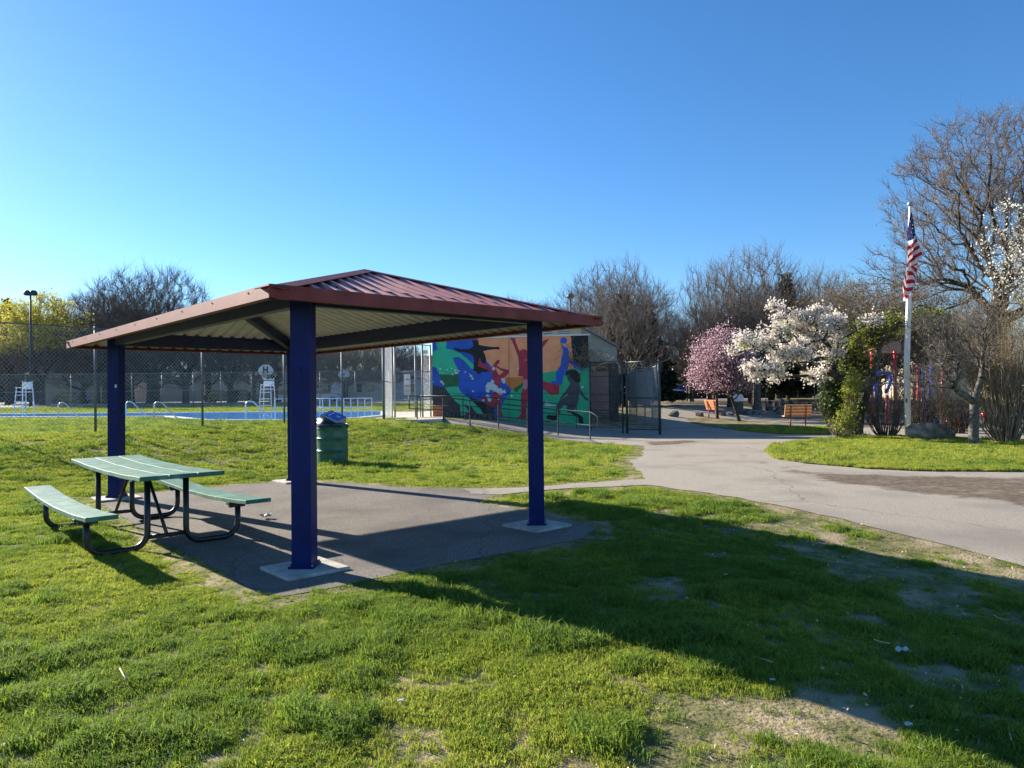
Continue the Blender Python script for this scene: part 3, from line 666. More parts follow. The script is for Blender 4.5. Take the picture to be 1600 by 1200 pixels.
# red figure, middle, passing behind the post
paint('red_figure', c2([(45, 168), (88, 168), (100, 220), (128, 290), (170, 272), (210, 290), (230, 320), (300, 250), (360, 190), (410, 175), (395, 195), (300, 330), (270, 420), (280, 520), (365, 575), (420, 590), (490, 585), (505, 620), (500, 700), (460, 700), (430, 708), (370, 660), (280, 620), (235, 650), (210, 700), (205, 780), (195, 860), (200, 935), (100, 925), (145, 880), (145, 700), (170, 610), (165, 530), (120, 525), (128, 440), (120, 350), (80, 240)]), RD)
paint('pink_patch', c2([(165, 560), (215, 560), (215, 620), (185, 655), (165, 640)]), PKH)
paint('green_bar', c2([(70, 650), (165, 585), (165, 615), (100, 680)]), GRD)
# blue dunking figure
circ = [(545+32*math.cos(i*math.pi/8), 192+30*math.sin(i*math.pi/8)) for i in range(16)]
paint('blue_ball', c2(circ), BLUEM)
paint('blue_figure', c2([(518, 180), (525, 220), (550, 255), (580, 258), (598, 300), (585, 325), (610, 370), (660, 420), (720, 450), (735, 465), (720, 478), (650, 445), (595, 400), (580, 470), (545, 520), (530, 600), (500, 615), (480, 595), (410, 600), (440, 575), (475, 570), (470, 510), (490, 460), (515, 430), (525, 360), (540, 300), (528, 250), (512, 200)]), BLUEM)
# grey running child figure
paint('grey_figure', c2([(575, 520), (600, 510), (640, 540), (690, 590), (695, 640), (750, 720), (780, 740), (780, 755), (750, 755), (690, 680), (685, 760), (655, 830), (600, 870), (580, 870), (575, 800), (545, 790), (520, 830), (510, 870), (470, 870), (480, 800), (510, 750), (580, 710), (590, 680), (520, 745), (505, 740), (560, 670), (600, 610), (605, 585), (585, 570)]), CH)
paint('black_hair', c2([(558, 515), (570, 480), (610, 462), (660, 470), (700, 510), (702, 580), (670, 588), (640, 570), (625, 545), (605, 548), (605, 520), (590, 505), (575, 522)]), BK)
paint('black_shoe', c2([(380, 905), (400, 890), (470, 895), (480, 862), (508, 870), (480, 940), (440, 942), (390, 925)]), BK)
paint('black_shoe', c2([(610, 850), (680, 880), (725, 910), (730, 975), (690, 975), (680, 910), (620, 880)]), BK)
circ = [(115+68*math.cos(i*math.pi/8), 988+85*math.sin(i*math.pi/8)) for i in range(16)]
paint('orange_ball', c1(circ), PB)
rr_ = random.Random(5)
for X_, Y_, s_ in [(770, 660, 62), (840, 700, 48), (740, 720, 35), (800, 620, 34), (815, 450, 28), (935, 600, 34), (740, 800, 32), (760, 840, 26), (900, 735, 45), (945, 740, 32), (685, 845, 18), (870, 830, 14), (530, 540, 20), (548, 575, 18), (460, 490, 12), (145, 450, 16), (230, 462, 14), (290, 445, 12), (335, 470, 22), (350, 500, 22), (160, 610, 20), (185, 635, 18), (300, 518, 14), (60, 615, 10), (555, 730, 14), (178, 502, 8), (1030, 790, 12), (380, 475, 12), (515, 520, 12)]:
    n_ = 11; paint('peeled_patch', c1([(X_+s_*rr_.uniform(.5, 1.15)*math.cos(i*2*math.pi/n_), Y_+s_*rr_.uniform(.5, 1.15)*math.sin(i*2*math.pi/n_)) for i in range(n_)]), PEEL)
for X_, Y_, s_ in [(115, 455, 14), (722, 628, 14), (60, 710, 12), (185, 376, 5), (205, 374, 5)]:
    n_ = 8; paint('peeled_patch', c2([(X_+s_*rr_.uniform(.5, 1.1)*math.cos(i*2*math.pi/n_), Y_+s_*rr_.uniform(.5, 1.1)*math.sin(i*2*math.pi/n_)) for i in range(n_)]), PEEL)
paint('peeled_patch', c2([(365, 790), (385, 760), (405, 770), (425, 785), (475, 795), (475, 803), (370, 806)]), PEEL)
paint('panel_joint', [(795.3, 523), (795.8, 523), (795.8, 662), (795.3, 662)], BK)
paint('panel_joint', [(676, 615.3), (920, 614.0), (920, 614.5), (676, 615.9)], BK)
# upper building
Yb = 33.5
def bp(px, py, Y=Yb): return at(px, py, Y=Y)
pl = [bp(742, 640), bp(742, 512.5), bp(908, 512.5), bp(908, 640)]
for p_ in pl:
    if p_.z < 1: p_.z = 0
MB().prism(pl, (0, 7, 0)).obj('front_wall', M['beige'], bld)
pl = [bp(908, 566), bp(908, 511.5), bp(964, 543), bp(964, 566)]
pl = [q+Vector((0.003 if i < 2 else 0, 0, 0)) for i, q in enumerate(pl)]
MB().prism(pl, (0, 6.5, 0)).obj('side_wall', M['graywall'], bld)
q0, q1 = bp(908, 511), bp(966, 543.5); mb = MB(); mb.beam(q0+Vector((0, 3.2, .05)), q1+Vector((0, 3.2, .05)), 6.9, .08, up=(0, 0, 1)); mb.obj('sloped_roof', M['grayroof'], bld)
q0, q1 = bp(740, 511.5), bp(908, 511); MB().beam(q0+Vector((0, 3.2, .04)), q1+Vector((0, 3.2, .04)), 6.9, .09).obj('roof', M['grayroof'], bld)
for px0, px1 in ((805, 822), (850, 861), (873, 888), (830, 842)):
    a_, b_ = bp(px0, 523.5), bp(px1, 516); mb = MB(); cx = (a_+b_)/2; mb.box((cx.x, Yb-.02, cx.z), (b_.x-a_.x, .05, abs(b_.z-a_.z))); wo = mb.obj('window', M['glass'], bld)
    mb = MB()
    for k in range(3): mb.box((cx.x, Yb-.06, cx.z-.08+k*.08), (b_.x-a_.x, .03, .018))
    mb.obj('louvre', M['white'], wo)
pl = [bp(953, 566, 33.6), bp(966, 566, 33.6)]; mb = MB(); mb.box(((pl[0].x+pl[1].x)/2, 33.9, 1.5), (pl[1].x-pl[0].x, .5, 3.0)); mb.obj('pillar', M['darkwall'], bld)
pl = [bp(908, 570, 36), bp(954, 570, 36)]; mb = MB(); mb.box(((pl[0].x+pl[1].x)/2, 38.5, 1.4), (pl[1].x-pl[0].x+1, .3, 2.8)); mb.obj('brick_wall', M['brickpink'], bld)
# right hand fence and gate by the building
ga = at(923, 664, Y=29.6); gb = at(978, 667, Y=28.6)
zt_ = at(950, 565, Y=29.2).z
t = fence('building_gate', 'dark barred chain link gate filling the gap right of the mural', [(ga.x, ga.y), (gb.x-.12, gb.y)], .2, zt_, .08, .003, .032, (zt_, at(950, 588, Y=29.2).z, at(950, 616, Y=29.2).z, at(950, 628, Y=29.2).z, at(950, 641, Y=29.2).z, .24), M['galvdark'], M['wiredark'])
gc = at(980, 667, Y=28.4); gd = at(1031, 668, Y=27.6); z2 = at(1031, 564, Y=27.6).z
fence('corner_fence', 'tall blue grey chain link fence corner standing by the shaded path', [(gc.x, gc.y), (gd.x, gd.y)], .12, z2, .08, .003, .05, (z2, at(1000, 622, Y=28).z, .2), M['galvdark'], M['wiredark'])
ge = at(984, 640, Y=37)
t = fence('slatted_fence', 'grey slatted chain link fence running back from the corner post', [(gd.x, gd.y+.12), (at(1019, 640, Y=30.6).x, 30.6), (at(1008, 640, Y=32).x, 32.), (at(995, 640, Y=34).x, 34.), (ge.x, 37)], .25, z2-.15, .1, .003, .03, (z2-.15,), M['galv'], M['wire'])
def slats(t, p, q, z0, z1, w=.06, gap=.085, m=None):
    p = Vector((p[0], p[1], 0)); q = Vector((q[0], q[1], 0)); L = (q-p).length; u = (q-p)/L; n = Vector((-u.y, u.x, 0)); mb = MB(); s = 0
    while s < L: mb.box(p+u*s+UZ*(z0+z1)/2, (w, .006, z1-z0), (u, n, UZ)); s += gap
    mb.obj('privacy_slats', m or M['slat'], t)
slats(t, (at(1017, 640, Y=30.8).x, 30.8), (ge.x, 37), 1.05, z2-.25)
# ramp railings
def up(px, py, top): p = at(px, py); return p
RP = [at(x, y) for x, y in [(652, 659), (692.6, 660), (734.4, 665.6), (779, 670.4), (824.6, 676.4), (872, 681), (922.4, 686.5)]]
hrs = .88
t = thing('ramp_railing', 'black steel handrail on the lawn side of the ramp below the mural', 'railing', RP[0])
u0 = (RP[1]-RP[0]).normalized(); u1 = (RP[-1]-RP[-2]).normalized()
MB().tube([RP[0]-u0*.3+UZ*.5, RP[0]-u0*.33+UZ*(hrs+.12)]+[p+UZ*(hrs+.12-.03*i/6) for i, p in enumerate(RP)]+[RP[-1]+u1*.28+UZ*hrs, RP[-1]+u1*.38+UZ*(hrs-.08), RP[-1]+u1*.38+UZ*.42], .024, 8).obj('top_rail', M['galvdark'], t, smooth=True)
MB().tube([RP[0]-u0*.3+UZ*.5]+[p+UZ*.5 for p in RP]+[RP[-1]+u1*.38+UZ*.44], .020, 8).obj('lower_rail', M['galvdark'], t, smooth=True)
for p in RP: MB().tube([p-UZ*.1, p+UZ*(hrs+.09)], .024, 8).obj('rail_post', M['galvdark'], t)
RQ = [WA.lerp(WB, f)+wn*.45 for f in (-.06, .22, .44, .68, .93)]; RQ = [Vector((p.x, p.y, float(gz(p.x, p.y))+.02)) for p in RQ]
t = thing('wall_side_railing', 'black steel handrail close against the mural wall', 'railing', RQ[0])
MB().tube([p+UZ*.93 for p in RQ], .022, 8).obj('top_rail', M['galvdark'], t, smooth=True)
MB().tube([p+UZ*.5 for p in RQ], .018, 8).obj('lower_rail', M['galvdark'], t, smooth=True)
for p in RQ: MB().tube([p-UZ*.1, p+UZ*.92], .022, 8).obj('rail_post', M['galvdark'], t)
#@@PART2
# ------------------------------------------------------------------ flagpole and flag
fb = at(1419, 686); fb.z = float(gz(fb.x, fb.y))+.03
ft = at(1422, 322, Y=fb.y)
fpole = thing('flagpole', 'white tapered flagpole with silver ball standing in the grass bed', 'flagpole', fb)
MB().tube([fb-UZ*.1, fb+UZ*2.5, Vector((fb.x+(ft.x-fb.x)*.6, fb.y, fb.z+5)), ft], [.095, .09, .075, .045], 16).obj('pole', M['pole'], fpole, smooth=True)
MB().lathe(ft+UZ*.06, [(.0, -.10), (.03, -.09), (.085, -.04), (.095, 0), (.085, .04), (.05, .08), (.0, .10)], 16).obj('finial_ball', M['galv'], fpole, smooth=True)
MB().tube([(fb.x-.10, fb.y-.09, fb.z+1.2), (ft.x-.055, ft.y-.06, ft.z-.1)], .006, 5).obj('halyard', M['signwhite'], fpole)
MB().box((fb.x-.09, fb.y-.10, fb.z+1.25), (.03, .03, .14)).obj('cleat', M['galvdark'], fpole)
FR = mat('flag red', (.34, .008, .022), None, rough=.75, transl=.2); FW = mat('flag white', (.62, .61, .63), None, rough=.75, transl=.2); FBL = mat('flag blue', (.006, .009, .055), None, rough=.85, spec=.1)
Lk = [(150, 236), (200, 222), (300, 214), (450, 206), (520, 192), (620, 172), (700, 166), (800, 160), (870, 152), (930, 142), (985, 142), (1040, 158), (1090, 165), (1130, 172)]
Rk = [(150, 240), (200, 254), (300, 278), (400, 298), (530, 325), (650, 334), (690, 285), (730, 275), (850, 278), (920, 282), (980, 260), (1030, 230), (1075, 212), (1110, 190), (1130, 182)]
ip = lambda K, v: float(np.interp(v, [k[0] for k in K], [k[1] for k in K]))
nv, nu = 196, 26; mb = MB(); vs = []; fs = []; mi = []
def flagpt(u, v, off=0):
    x = ip(Lk, v)*(1-u)+ip(Rk, v)*u
    a = at(1390+x*.1415, 310+v*.1415, Y=fb.y-.14)
    fold = .10*math.sin(u*6.5+v*.006)+.05*math.sin(u*13-v*.012)*min(1, v/600)
    return a+Vector((0, -.03+fold*min(1, (v-140)/250)-off, 0))
def flagcol(u, v):
    x = ip(Lk, v)*(1-u)+ip(Rk, v)*u
    c = v+.86*(x-200)
    if v < 470 and c < 486: return 2
    if c < 486: return 1
    if v < 700 or c < 780 and x < 250 or v < 745:
        return 1 if int((c-486)//42.5) % 2 == 0 else 0
    c2_ = v-.95*(x-200)+18*math.sin(x*.06)
    return 0 if int((c2_-700)//46) % 2 == 0 else 1
for i in range(nv+1):
    for j in range(nu+1): vs.append(flagpt(j/nu, 150+980*i/nv))
for i in range(nv):
    for j in range(nu):
        a = i*(nu+1)+j; fs.append((a, a+1, a+nu+2, a+nu+1)); mi.append(flagcol((j+.5)/nu, 150+980*(i+.5)/nv))
mb.v = [tuple(p) for p in vs]; mb.f = fs; mb.m = mi
flag = thing('flag', 'limp red white and blue flag with stars and stripes hanging on the white pole', 'flag', flagpt(.5, 150))
mb.obj('flag_cloth', [FR, FW, FBL], flag, smooth=True)
mb = MB()
for sx, sv_ in [(225, 258), (240, 300), (268, 262), (235, 340), (270, 345), (225, 383), (262, 387), (285, 310), (245, 222), (215, 420), (250, 425), (290, 365)]:
    v = sv_; u = (sx-ip(Lk, v))/(ip(Rk, v)-ip(Lk, v)); u = min(max(u, .08), .92); c = flagpt(u, v, .012); r_ = .030
    pts = [c+Vector((math.sin(k*math.pi/5)*(r_ if k % 2 == 0 else r_*.42), 0, math.cos(k*math.pi/5)*(r_ if k % 2 == 0 else r_*.42))) for k in range(10)]
    mb.add([c]+pts, [(0, 1+k, 1+(k+1) % 10) for k in range(10)])
mb.obj('canton_stars', FW, flag)
# ------------------------------------------------------------------ rocks
def rock(name, label, px, pyb, wpx, hpx, m, seed, group=None, Y=None, lean=0, cat='boulder', dz=0):
    b = at(px, pyb) if Y is None else at(px, pyb, Y=Y); k = pxm(b.y); w, h = wpx*k/2, hpx*k
    r = random.Random(seed); bm = bmesh.new(); bmesh.ops.create_icosphere(bm, subdivisions=4, radius=1)
    pl = [(Vector((r.gauss(0, 1), r.gauss(0, 1), r.gauss(0, .8))).normalized(), r.uniform(.48, .86)) for _ in range(12)]
    for v in bm.verts:
        n = v.co.normalized(); rad = 1.05
        for pn, pd in pl:
            d = n.dot(pn)
            if d > .05: rad = min(rad, pd/d)
        v.co = n*rad*(1+.035*math.sin(n.x*9+seed)*math.sin(n.y*11+seed*2)*math.sin(n.z*8)+r.uniform(-.012, .012))
        v.co.x *= w*1.08; v.co.y *= w*.85; v.co.z = max(v.co.z*h*.72+h*.26, -h*.2)
        v.co.z += lean*v.co.x
    me = bpy.data.meshes.new(name); bm.to_mesh(me); bm.free(); me.materials.append(m)
    o = bpy.data.objects.new(name, me); COL.objects.link(o); o.location = (b.x, b.y, float(gz(b.x, b.y))-.05*h+dz)
    return tag(o, label, cat, group)
rock('large_boulder', 'large grey leaning boulder in the grass just right of the flagpole', 1456, 688, 68, 31, M['rockgrey'], 3, lean=-.20)
rock('boulder', 'dark brown boulder nearest the corner fence on the dirt', 1051, 651, 19, 12, M['rock'], 4, 'dark boulders edging the path')
rock('boulder', 'square dark boulder just left of the small orange bench', 1093, 650.5, 18, 11, M['rock'], 5, 'dark boulders edging the path')
rock('boulder', 'small dark boulder tucked behind the thin pink tree trunk', 1130, 650, 13, 9, M['rock'], 6, 'dark boulders edging the path')
r_ = random.Random(3)
rk = [(1143, 649, 12, 7), (1165, 648, 15, 9), (1178, 648, 14, 8), (1190, 648, 12, 7), (1202, 642, 14, 8), (1214, 644, 13, 9), (1221, 648, 14, 9), (1229, 643, 14, 11), (1236, 637, 15, 12), (1243, 642, 12, 8), (1249, 639, 13, 12), (1256, 636, 12, 8), (1222, 634, 13, 12), (1212, 637, 11, 8), (1264, 637, 11, 8), (1196, 634, 11, 7), (1205, 632, 10, 7)]
rl = ['pale rock at the foot of the leaning pink tree', 'dark rock right of the leaning pink tree', 'dark low rock second right of the leaning pink tree', 'dark rock left of the stone heap', 'rock at the left foot of the stone heap', 'round rock in the lower left of the stone heap', 'round grey rock at the front of the stone heap', 'rock in the middle of the stone heap', 'large rock topping the right of the stone heap', 'rock low on the right of the stone heap', 'upright dark rock right of the heap summit', 'rock behind the right end of the stone heap', 'tall rock topping the left of the stone heap', 'rock on the left shoulder of the stone heap', 'last rock at the right end of the stone heap', 'rock behind the left end of the stone heap', 'smallest rock at the back of the stone heap']
for i, (a, b, c_, d) in enumerate(rk): rock('rock', rl[i], a, b, c_*1.1, d*1.15, M['rock'] if i % 3 else M['rockgrey'], 20+i, 'rocks heaped behind the benches', cat='rock')
# ------------------------------------------------------------------ benches
def bench(px, pyb, wpx, yaw, label, Y=None):
    b = at(px, pyb); t = thing('park_bench', label, 'bench', b, 'orange park benches'); w = wpx*pxm(b.y)/max(.3, abs(math.cos(yaw)))
    ux = Vector((math.cos(yaw), math.sin(yaw), 0)); uy = Vector((-math.sin(yaw), math.cos(yaw), 0)); b.z = float(gz(b.x, b.y))+.02
    for s in (-.28, .28):
        MB().tube([b+ux*w*s, b+ux*w*s+UZ*.42], .035, 8).obj('leg', M['benchred'], t)
        MB().beam(b+ux*w*s+UZ*.42-uy*.02, b+ux*w*s-uy*.16+UZ*.95, .05, .03, up=tuple(uy)).obj('back_support', M['benchred'], t)
        MB().beam(b+ux*w*s+UZ*.42-uy*.05, b+ux*w*s+uy*.46+UZ*.42, .05, .03).obj('seat_support', M['benchred'], t)
    for k in range(4):
        f = k/3; c = b-uy*(.0+.15*f)+UZ*(.50+.42*f)+uy*.02; d = (UZ*.42-uy*.15).normalized(); MB().box(c, (w, .13, .035), (ux, d, ux.cross(d))).obj('back_slat', M['benchwood'], t)
    for k in range(3): MB().box(b+uy*(.1+.15*k)+UZ*.455, (w, .135, .035), (ux, uy, UZ)).obj('seat_slat', M['benchwood'], t)
bench(1247, 666.5, 40, -.12, 'pale orange slatted bench seen from behind between the two blossom trees')
bench(1113, 653, 13, -1.05, 'small orange bench turned sideways beside the thin pink tree trunk')
# ------------------------------------------------------------------ tree generator
def skel(seed, N, env, base, fork, k=.4, trunkpts=None, shell=.5):
    """grow a branching skeleton that fills the ellipsoids env; returns nodes, parents"""
    r = np.random.RandomState(seed); P_ = []
    vol = np.array([e[3]*e[4]*e[5] for e in env]); vol = vol/vol.sum()
    for e, n in zip(env, (vol*N).astype(int)+1):
        d = r.normal(size=(n, 3)); d /= np.linalg.norm(d, axis=1)[:, None]; rad = r.rand(n)**(shell)
        P_.append(np.array(e[:3])+d*rad[:, None]*np.array(e[3:6]))
    P_ = np.concatenate(P_); P_ = P_[P_[:, 2] > base+.15]
    tr = trunkpts or [(0, 0, -.15), (0, 0, fork*.5), (0, 0, fork)]
    T = []
    for a, b in zip(tr[:-1], tr[1:]):
        for j in range(3): T.append(np.array(a)+(np.array(b)-np.array(a))*j/3)
    T.append(np.array(tr[-1])); T = np.array(T); nt = len(T)
    order = np.argsort(np.linalg.norm(P_-T[-1], axis=1)+r.rand(len(P_))*.3); P_ = P_[order]
    n = nt+len(P_); X_ = np.zeros((n, 3)); X_[:nt] = T; par = np.full(n, -1); par[1:nt] = np.arange(nt-1); pl = np.zeros(n)
    seg = np.linalg.norm(np.diff(T, axis=0), axis=1); pl[1:nt] = np.cumsum(seg)
    dirn = np.zeros((n, 3)); dirn[:nt] = (0, 0, 1)
    off = max(0, nt-3)
    for i in range(nt, n):
        p = P_[i-nt]; dv = p-X_[off:i]; d = np.linalg.norm(dv, axis=1)+1e-6
        bend = 1-(dv*dirn[off:i]).sum(1)/d          # sharp turns cost more
        c = d*(1+.35*bend)+k*pl[off:i]; j = off+int(np.argmin(c))
        X_[i] = p; par[i] = j; pl[i] = pl[j]+np.linalg.norm(p-X_[j]); v = p-X_[j]; dirn[i] = v/(np.linalg.norm(v)+1e-9)
    return X_, par, nt
def prisms(A, B, ra, rb, sides):
    d = B-A; L = np.linalg.norm(d, axis=1)[:, None]+1e-9; d = d/L
    a = np.where(np.abs(d[:, 2:3]) < .9, np.array([[0, 0, 1.]]), np.array([[1., 0, 0]])); x = np.cross(d, a); x /= np.linalg.norm(x, axis=1)[:, None]; y = np.cross(d, x)
    vs = []
    for P_, r in ((A, ra), (B, rb)):
        for k in range(sides):
            t = 2*math.pi*k/sides; vs.append(P_+(x*math.cos(t)+y*math.sin(t))*r[:, None])
    V = np.stack(vs, 1).reshape(-1, 3); n = len(A); o = (np.arange(n)*2*sides)[:, None]; F_ = []
    for k in range(sides): F_.append(np.concatenate([o+k, o+(k+1) % sides, o+sides+(k+1) % sides, o+sides+k], 1))
    return V, np.concatenate(F_)
def quads(C, size, r, ratio=1., nb=None):
    n = len(C); a = r.normal(size=(n, 3)); a /= np.linalg.norm(a, axis=1)[:, None]
    b = np.cross(a, r.normal(size=(n, 3))); b /= np.linalg.norm(b, axis=1)[:, None]
    s = (np.asarray(size)*(.6+.8*r.rand(n)))[:, None]
    V = np.stack([C-a*s*ratio-b*s*.2, C-b*s, C+a*s*ratio+b*s*.2, C+b*s], 1).reshape(-1, 3)
    return V, np.arange(4*n).reshape(-1, 4)
def build_tree(meshname, seed, N, env, base, fork, Rt, rtip=.008, k=.4, trunkpts=None, twigs=3, twl=.6, upb=.5, thr=.03, leaf=None, nleaf=0, lsize=.06, lspread=.3, bark=None, twigm=None, shell=.5, ratio=1., leafwhere=0.):
    X_, par, nt = skel(seed, N, env, base, fork, k, trunkpts, shell); n = len(X_); r = np.random.RandomState(seed+99)
    cnt = np.zeros(n); has = np.zeros(n, bool); has[par[1:]] = True; cnt[~has] = 1
    for i in range(n-1, nt-1, -1): cnt[par[i]] += cnt[i]
    for i in range(nt-1, 0, -1): cnt[par[i]] = max(cnt[par[i]], cnt[i])
    tot = cnt[:nt].max(); e = math.log(max(tot, 3))/math.log(Rt/rtip); rad = rtip*cnt**(1/e)
    rad[:nt] = Rt*np.linspace(1.15, .92, nt); rad[0] *= 1.35
    i = np.arange(1, n); A = X_[par[i]]; B = X_[i]; rb = rad[i]; ra = np.minimum(rad[par[i]], rb*1.35); ra[:nt-1] = rad[:nt-1]
    # wobble: split each limb in three
    L = np.linalg.norm(B-A, axis=1)[:, None]; m1 = A+(B-A)*.36+r.normal(size=A.shape)*L*.035; m2 = A+(B-A)*.7+r.normal(size=A.shape)*L*.035
    m1[:nt-1] = A[:nt-1]+(B-A)[:nt-1]*.36+r.normal(size=(nt-1, 3))*Rt*.02; m2[:nt-1] = A[:nt-1]+(B-A)[:nt-1]*.7
    r1 = ra+(rb-ra)*.36; r2 = ra+(rb-ra)*.7
    SA = np.concatenate([A, m1, m2]); SB = np.concatenate([m1, m2, B]); SR = np.concatenate([ra, r1, r2]); SRb = np.concatenate([r1, r2, rb])
    thick = SR > thr
    V1, F1 = prisms(SA[thick], SB[thick], SR[thick], SRb[thick], 8)
    V2, F2 = prisms(SA[~thick], SB[~thick], SR[~thick], SRb[~thick], 4)
    Vs, Fs, ms = [V2], [F2], [np.zeros(len(F2), int)]; o = len(V2)
    # twigs
    tips = X_[nt:]; tipd = X_[nt:]-X_[par[nt:]]; tipd /= np.linalg.norm(tipd, axis=1)[:, None]+1e-9
    if twigs:
        T = np.repeat(tips, twigs, 0); D = np.repeat(tipd, twigs, 0)+r.normal(size=(len(T), 3))*.55+np.array([0, 0, upb]); D /= np.linalg.norm(D, axis=1)[:, None]
        ln = twl*(.45+.9*r.rand(len(T)))[:, None]; st = T-np.repeat(tips-X_[par[nt:]], twigs, 0)*r.rand(len(T), 1)*.6
        M1 = st+D*ln*.5; D2 = D+r.normal(size=D.shape)*.3+np.array([0, 0, upb*.3]); E_ = M1+D2*ln*.5
        D3 = D+r.normal(size=D.shape)*.7; E3 = M1+D3*ln*.4
        rt = np.full(len(T), rtip*.8)
        for a_, b_, q0, q1 in ((st, M1, 1., .75), (M1, E_, .75, .4), (M1, E3, .6, .35)):
            v, f = prisms(a_, b_, rt*q0, rt*q1, 3); Vs.append(v); Fs.append(f+o); ms.append(np.zeros(len(f), int)); o += len(v)
        cand = np.concatenate([E_, M1, E3])
    else: cand = tips
    if leaf is not None:
        C = cand[r.randint(0, len(cand), nleaf)]
        if leafwhere: C = C[C[:, 2] > leafwhere]
        C = C+r.normal(size=C.shape)*lspread
        v, f = quads(C, np.full(len(C), lsize), r, ratio); Vs.append(v); Fs.append(f+o); ms.append(np.ones(len(f), int))
    return (V1, F1, np.concatenate(Vs), np.concatenate(Fs), np.concatenate(ms), bark or M['bark'], [twigm or M['twig']]+([leaf] if leaf else []))
def plant(T, name, label, cat, loc, group=None, scale=1., rotz=0.):
    t = thing(name, label, cat, loc, group)
    tr = npmesh('trunk', T[0], T[1], T[5], parent=t, smooth=True); cr = npmesh('crown', T[2], T[3], T[6], T[4], parent=t)
    t.scale = (scale,)*3; t.rotation_euler = (0, 0, rotz); return t
def copy_tree(t, loc, scale, rotz, label, group=None):
    c = t.copy(); COL.objects.link(c); c.location = loc; c.scale = scale if isinstance(scale, tuple) else (scale,)*3; c.rotation_euler = (0, 0, rotz); c['label'] = label
    if group: c['group'] = group
    for ch in list(t.children):
        d = ch.copy(); COL.objects.link(d); d.parent = c
    return c
def gp(px, Y):
    p = at(px, 600, Y=Y); return Vector((p.x, Y, float(gz(p.x, Y))))
def topz(px, py, Y): return at(px, py, Y=Y).z
# bare background tree models (about 12 m tall)
def bare(seed, h, rx, fork, N=1300, **kw):
    cz = (h+fork*.75)/2; rz_ = (h-fork*.75)/2
    return build_tree('bare', seed, N, [(0, 0, cz, rx, rx, rz_)], fork*.8, fork, h*.021, **dict(dict(rtip=.011, k=.45, twigs=4, twl=.9, upb=.9, thr=.06), **kw))
t_round = bare(1, 12, 5.2, 2.6, 1500, twigs=7, rtip=.012)
t_tall = bare(2, 12, 3.8, 3.2, 850)
t_wide = bare(3, 10, 5.0, 2.4, 1000)
t_vase = bare(4, 12, 4.4, 3.6, 800, rtip=.014)
t_bud = bare(5, 10, 4.6, 2.4, 800, leaf=M['budbrown'], nleaf=5000, lsize=.05, lspread=.25, twigm=M['twigred'])
models = {}
def put(kind, T, px, Y, toppx, label, cat='tree', group=None, hm=12., widen=1., rot=None, base=None):
    p = gp(px, Y); hgt = topz(px, toppx, Y)-p.z; s = hgt/(hm+.35)
    if kind not in models:
        o = plant(T, 'bare_tree' if 'bare' in kind else kind, label, cat, p, group, 1., 0); models[kind] = o; o.scale = (s*widen, s*widen, s); o.rotation_euler = (0, 0, rot or 0); return o
    return copy_tree(models[kind], p, (s*widen, s*widen, s), rot if rot is not None else random.uniform(0, 6.28), label, group)
G1 = 'bare trees behind the pool'
put('bare_round', t_round, 235, 82, 414, 'broad round headed bare tree, tallest on the left, rising above the pavilion roof', group=G1, widen=1.18, rot=.3)
put('bare_round', t_round, 152, 86, 452, 'smaller bare tree between the yellow tree and the tall round one', group=G1, widen=1.0, rot=2.)
put('bare_tall', t_tall, 196, 88, 440, 'narrow bare tree filling the gap left of the tall round one', group=G1, widen=1.3, rot=1.)
lbl = 'one of the dark bare trees massed behind the pool under the pavilion roof'
for i, (px, Y, tp) in enumerate([(130, 84, 520), (165, 80, 500), (205, 92, 500), (245, 88, 505), (290, 80, 490), (325, 92, 495), (360, 84, 500), (395, 96, 495), (430, 86, 505), (470, 100, 505), (505, 105, 515), (540, 96, 518), (575, 108, 520), (610, 100, 525), (640, 112, 535), (112, 100, 500), (60, 104, 510), (18, 100, 505), (-30, 95, 480)]):
    kk = ['bare_wide', 'bare_vase', 'bare_tall', 'bud_tree'][i % 4]; TT = [t_wide, t_vase, t_tall, t_bud][i % 4]
    put(kk, TT, px, Y, tp, lbl if kk != 'bud_tree' else 'one of the brown budding trees massed behind the pool', group=G1, hm=10 if kk in ('bare_wide', 'bud_tree') else 12, widen=1.7)
lbl = 'far bare treetop just showing over the pavilion roof'
for px, tp in ((800, 458), (828, 466), (775, 470), (868, 462), (842, 474)): put('bare_tall', t_tall, px, 120, tp, lbl, group='far treetops over the pavilion roof', widen=1.2)
G2 = 'bare trees right of the bathhouse'
put('bare_vase', t_vase, 965, 52, 400, 'tall bare tree directly behind the grey end of the bathhouse', group=G2, widen=1.0, rot=.8)
put('bare_tall', t_tall, 935, 62, 425, 'bare tree half hidden by the right corner of the pavilion roof', group=G2, widen=1.4, rot=.2)
put('bare_tall', t_tall, 1002, 66, 445, 'bare tree standing among the dark conifers', group=G2, widen=1.3, rot=3.)
put('bare_vase', t_vase, 990, 46, 430, 'bare tree standing in front of the pair of conifers', group=G2, widen=1.1, rot=4.)
put('bare_wide', t_wide, 1075, 62, 478, 'low wide bare tree left of the pink cherry', group=G2, hm=10, widen=1.0)
put('bare_wide', t_wide, 1040, 90, 545, 'low distant bare tree in the gap of sky above the white panelled house', group=G2, hm=10, widen=1.4)
put('bare_vase', t_vase, 1180, 54, 378, 'tallest bare tree above the pink cherry', group=G2, widen=.95, rot=1.2)
put('bare_vase', t_vase, 1115, 58, 405, 'bare tree above the left side of the pink cherry', group=G2, widen=.8, rot=2.6)
put('bare_round', t_round, 1215, 68, 432, 'dense bare tree behind the white cherry crown', group=G2, widen=.8)
put('bare_tall', t_tall, 1285, 78, 408, 'slender bare tree between the dark fir and the flag', group=G2, widen=1.0, rot=.5)
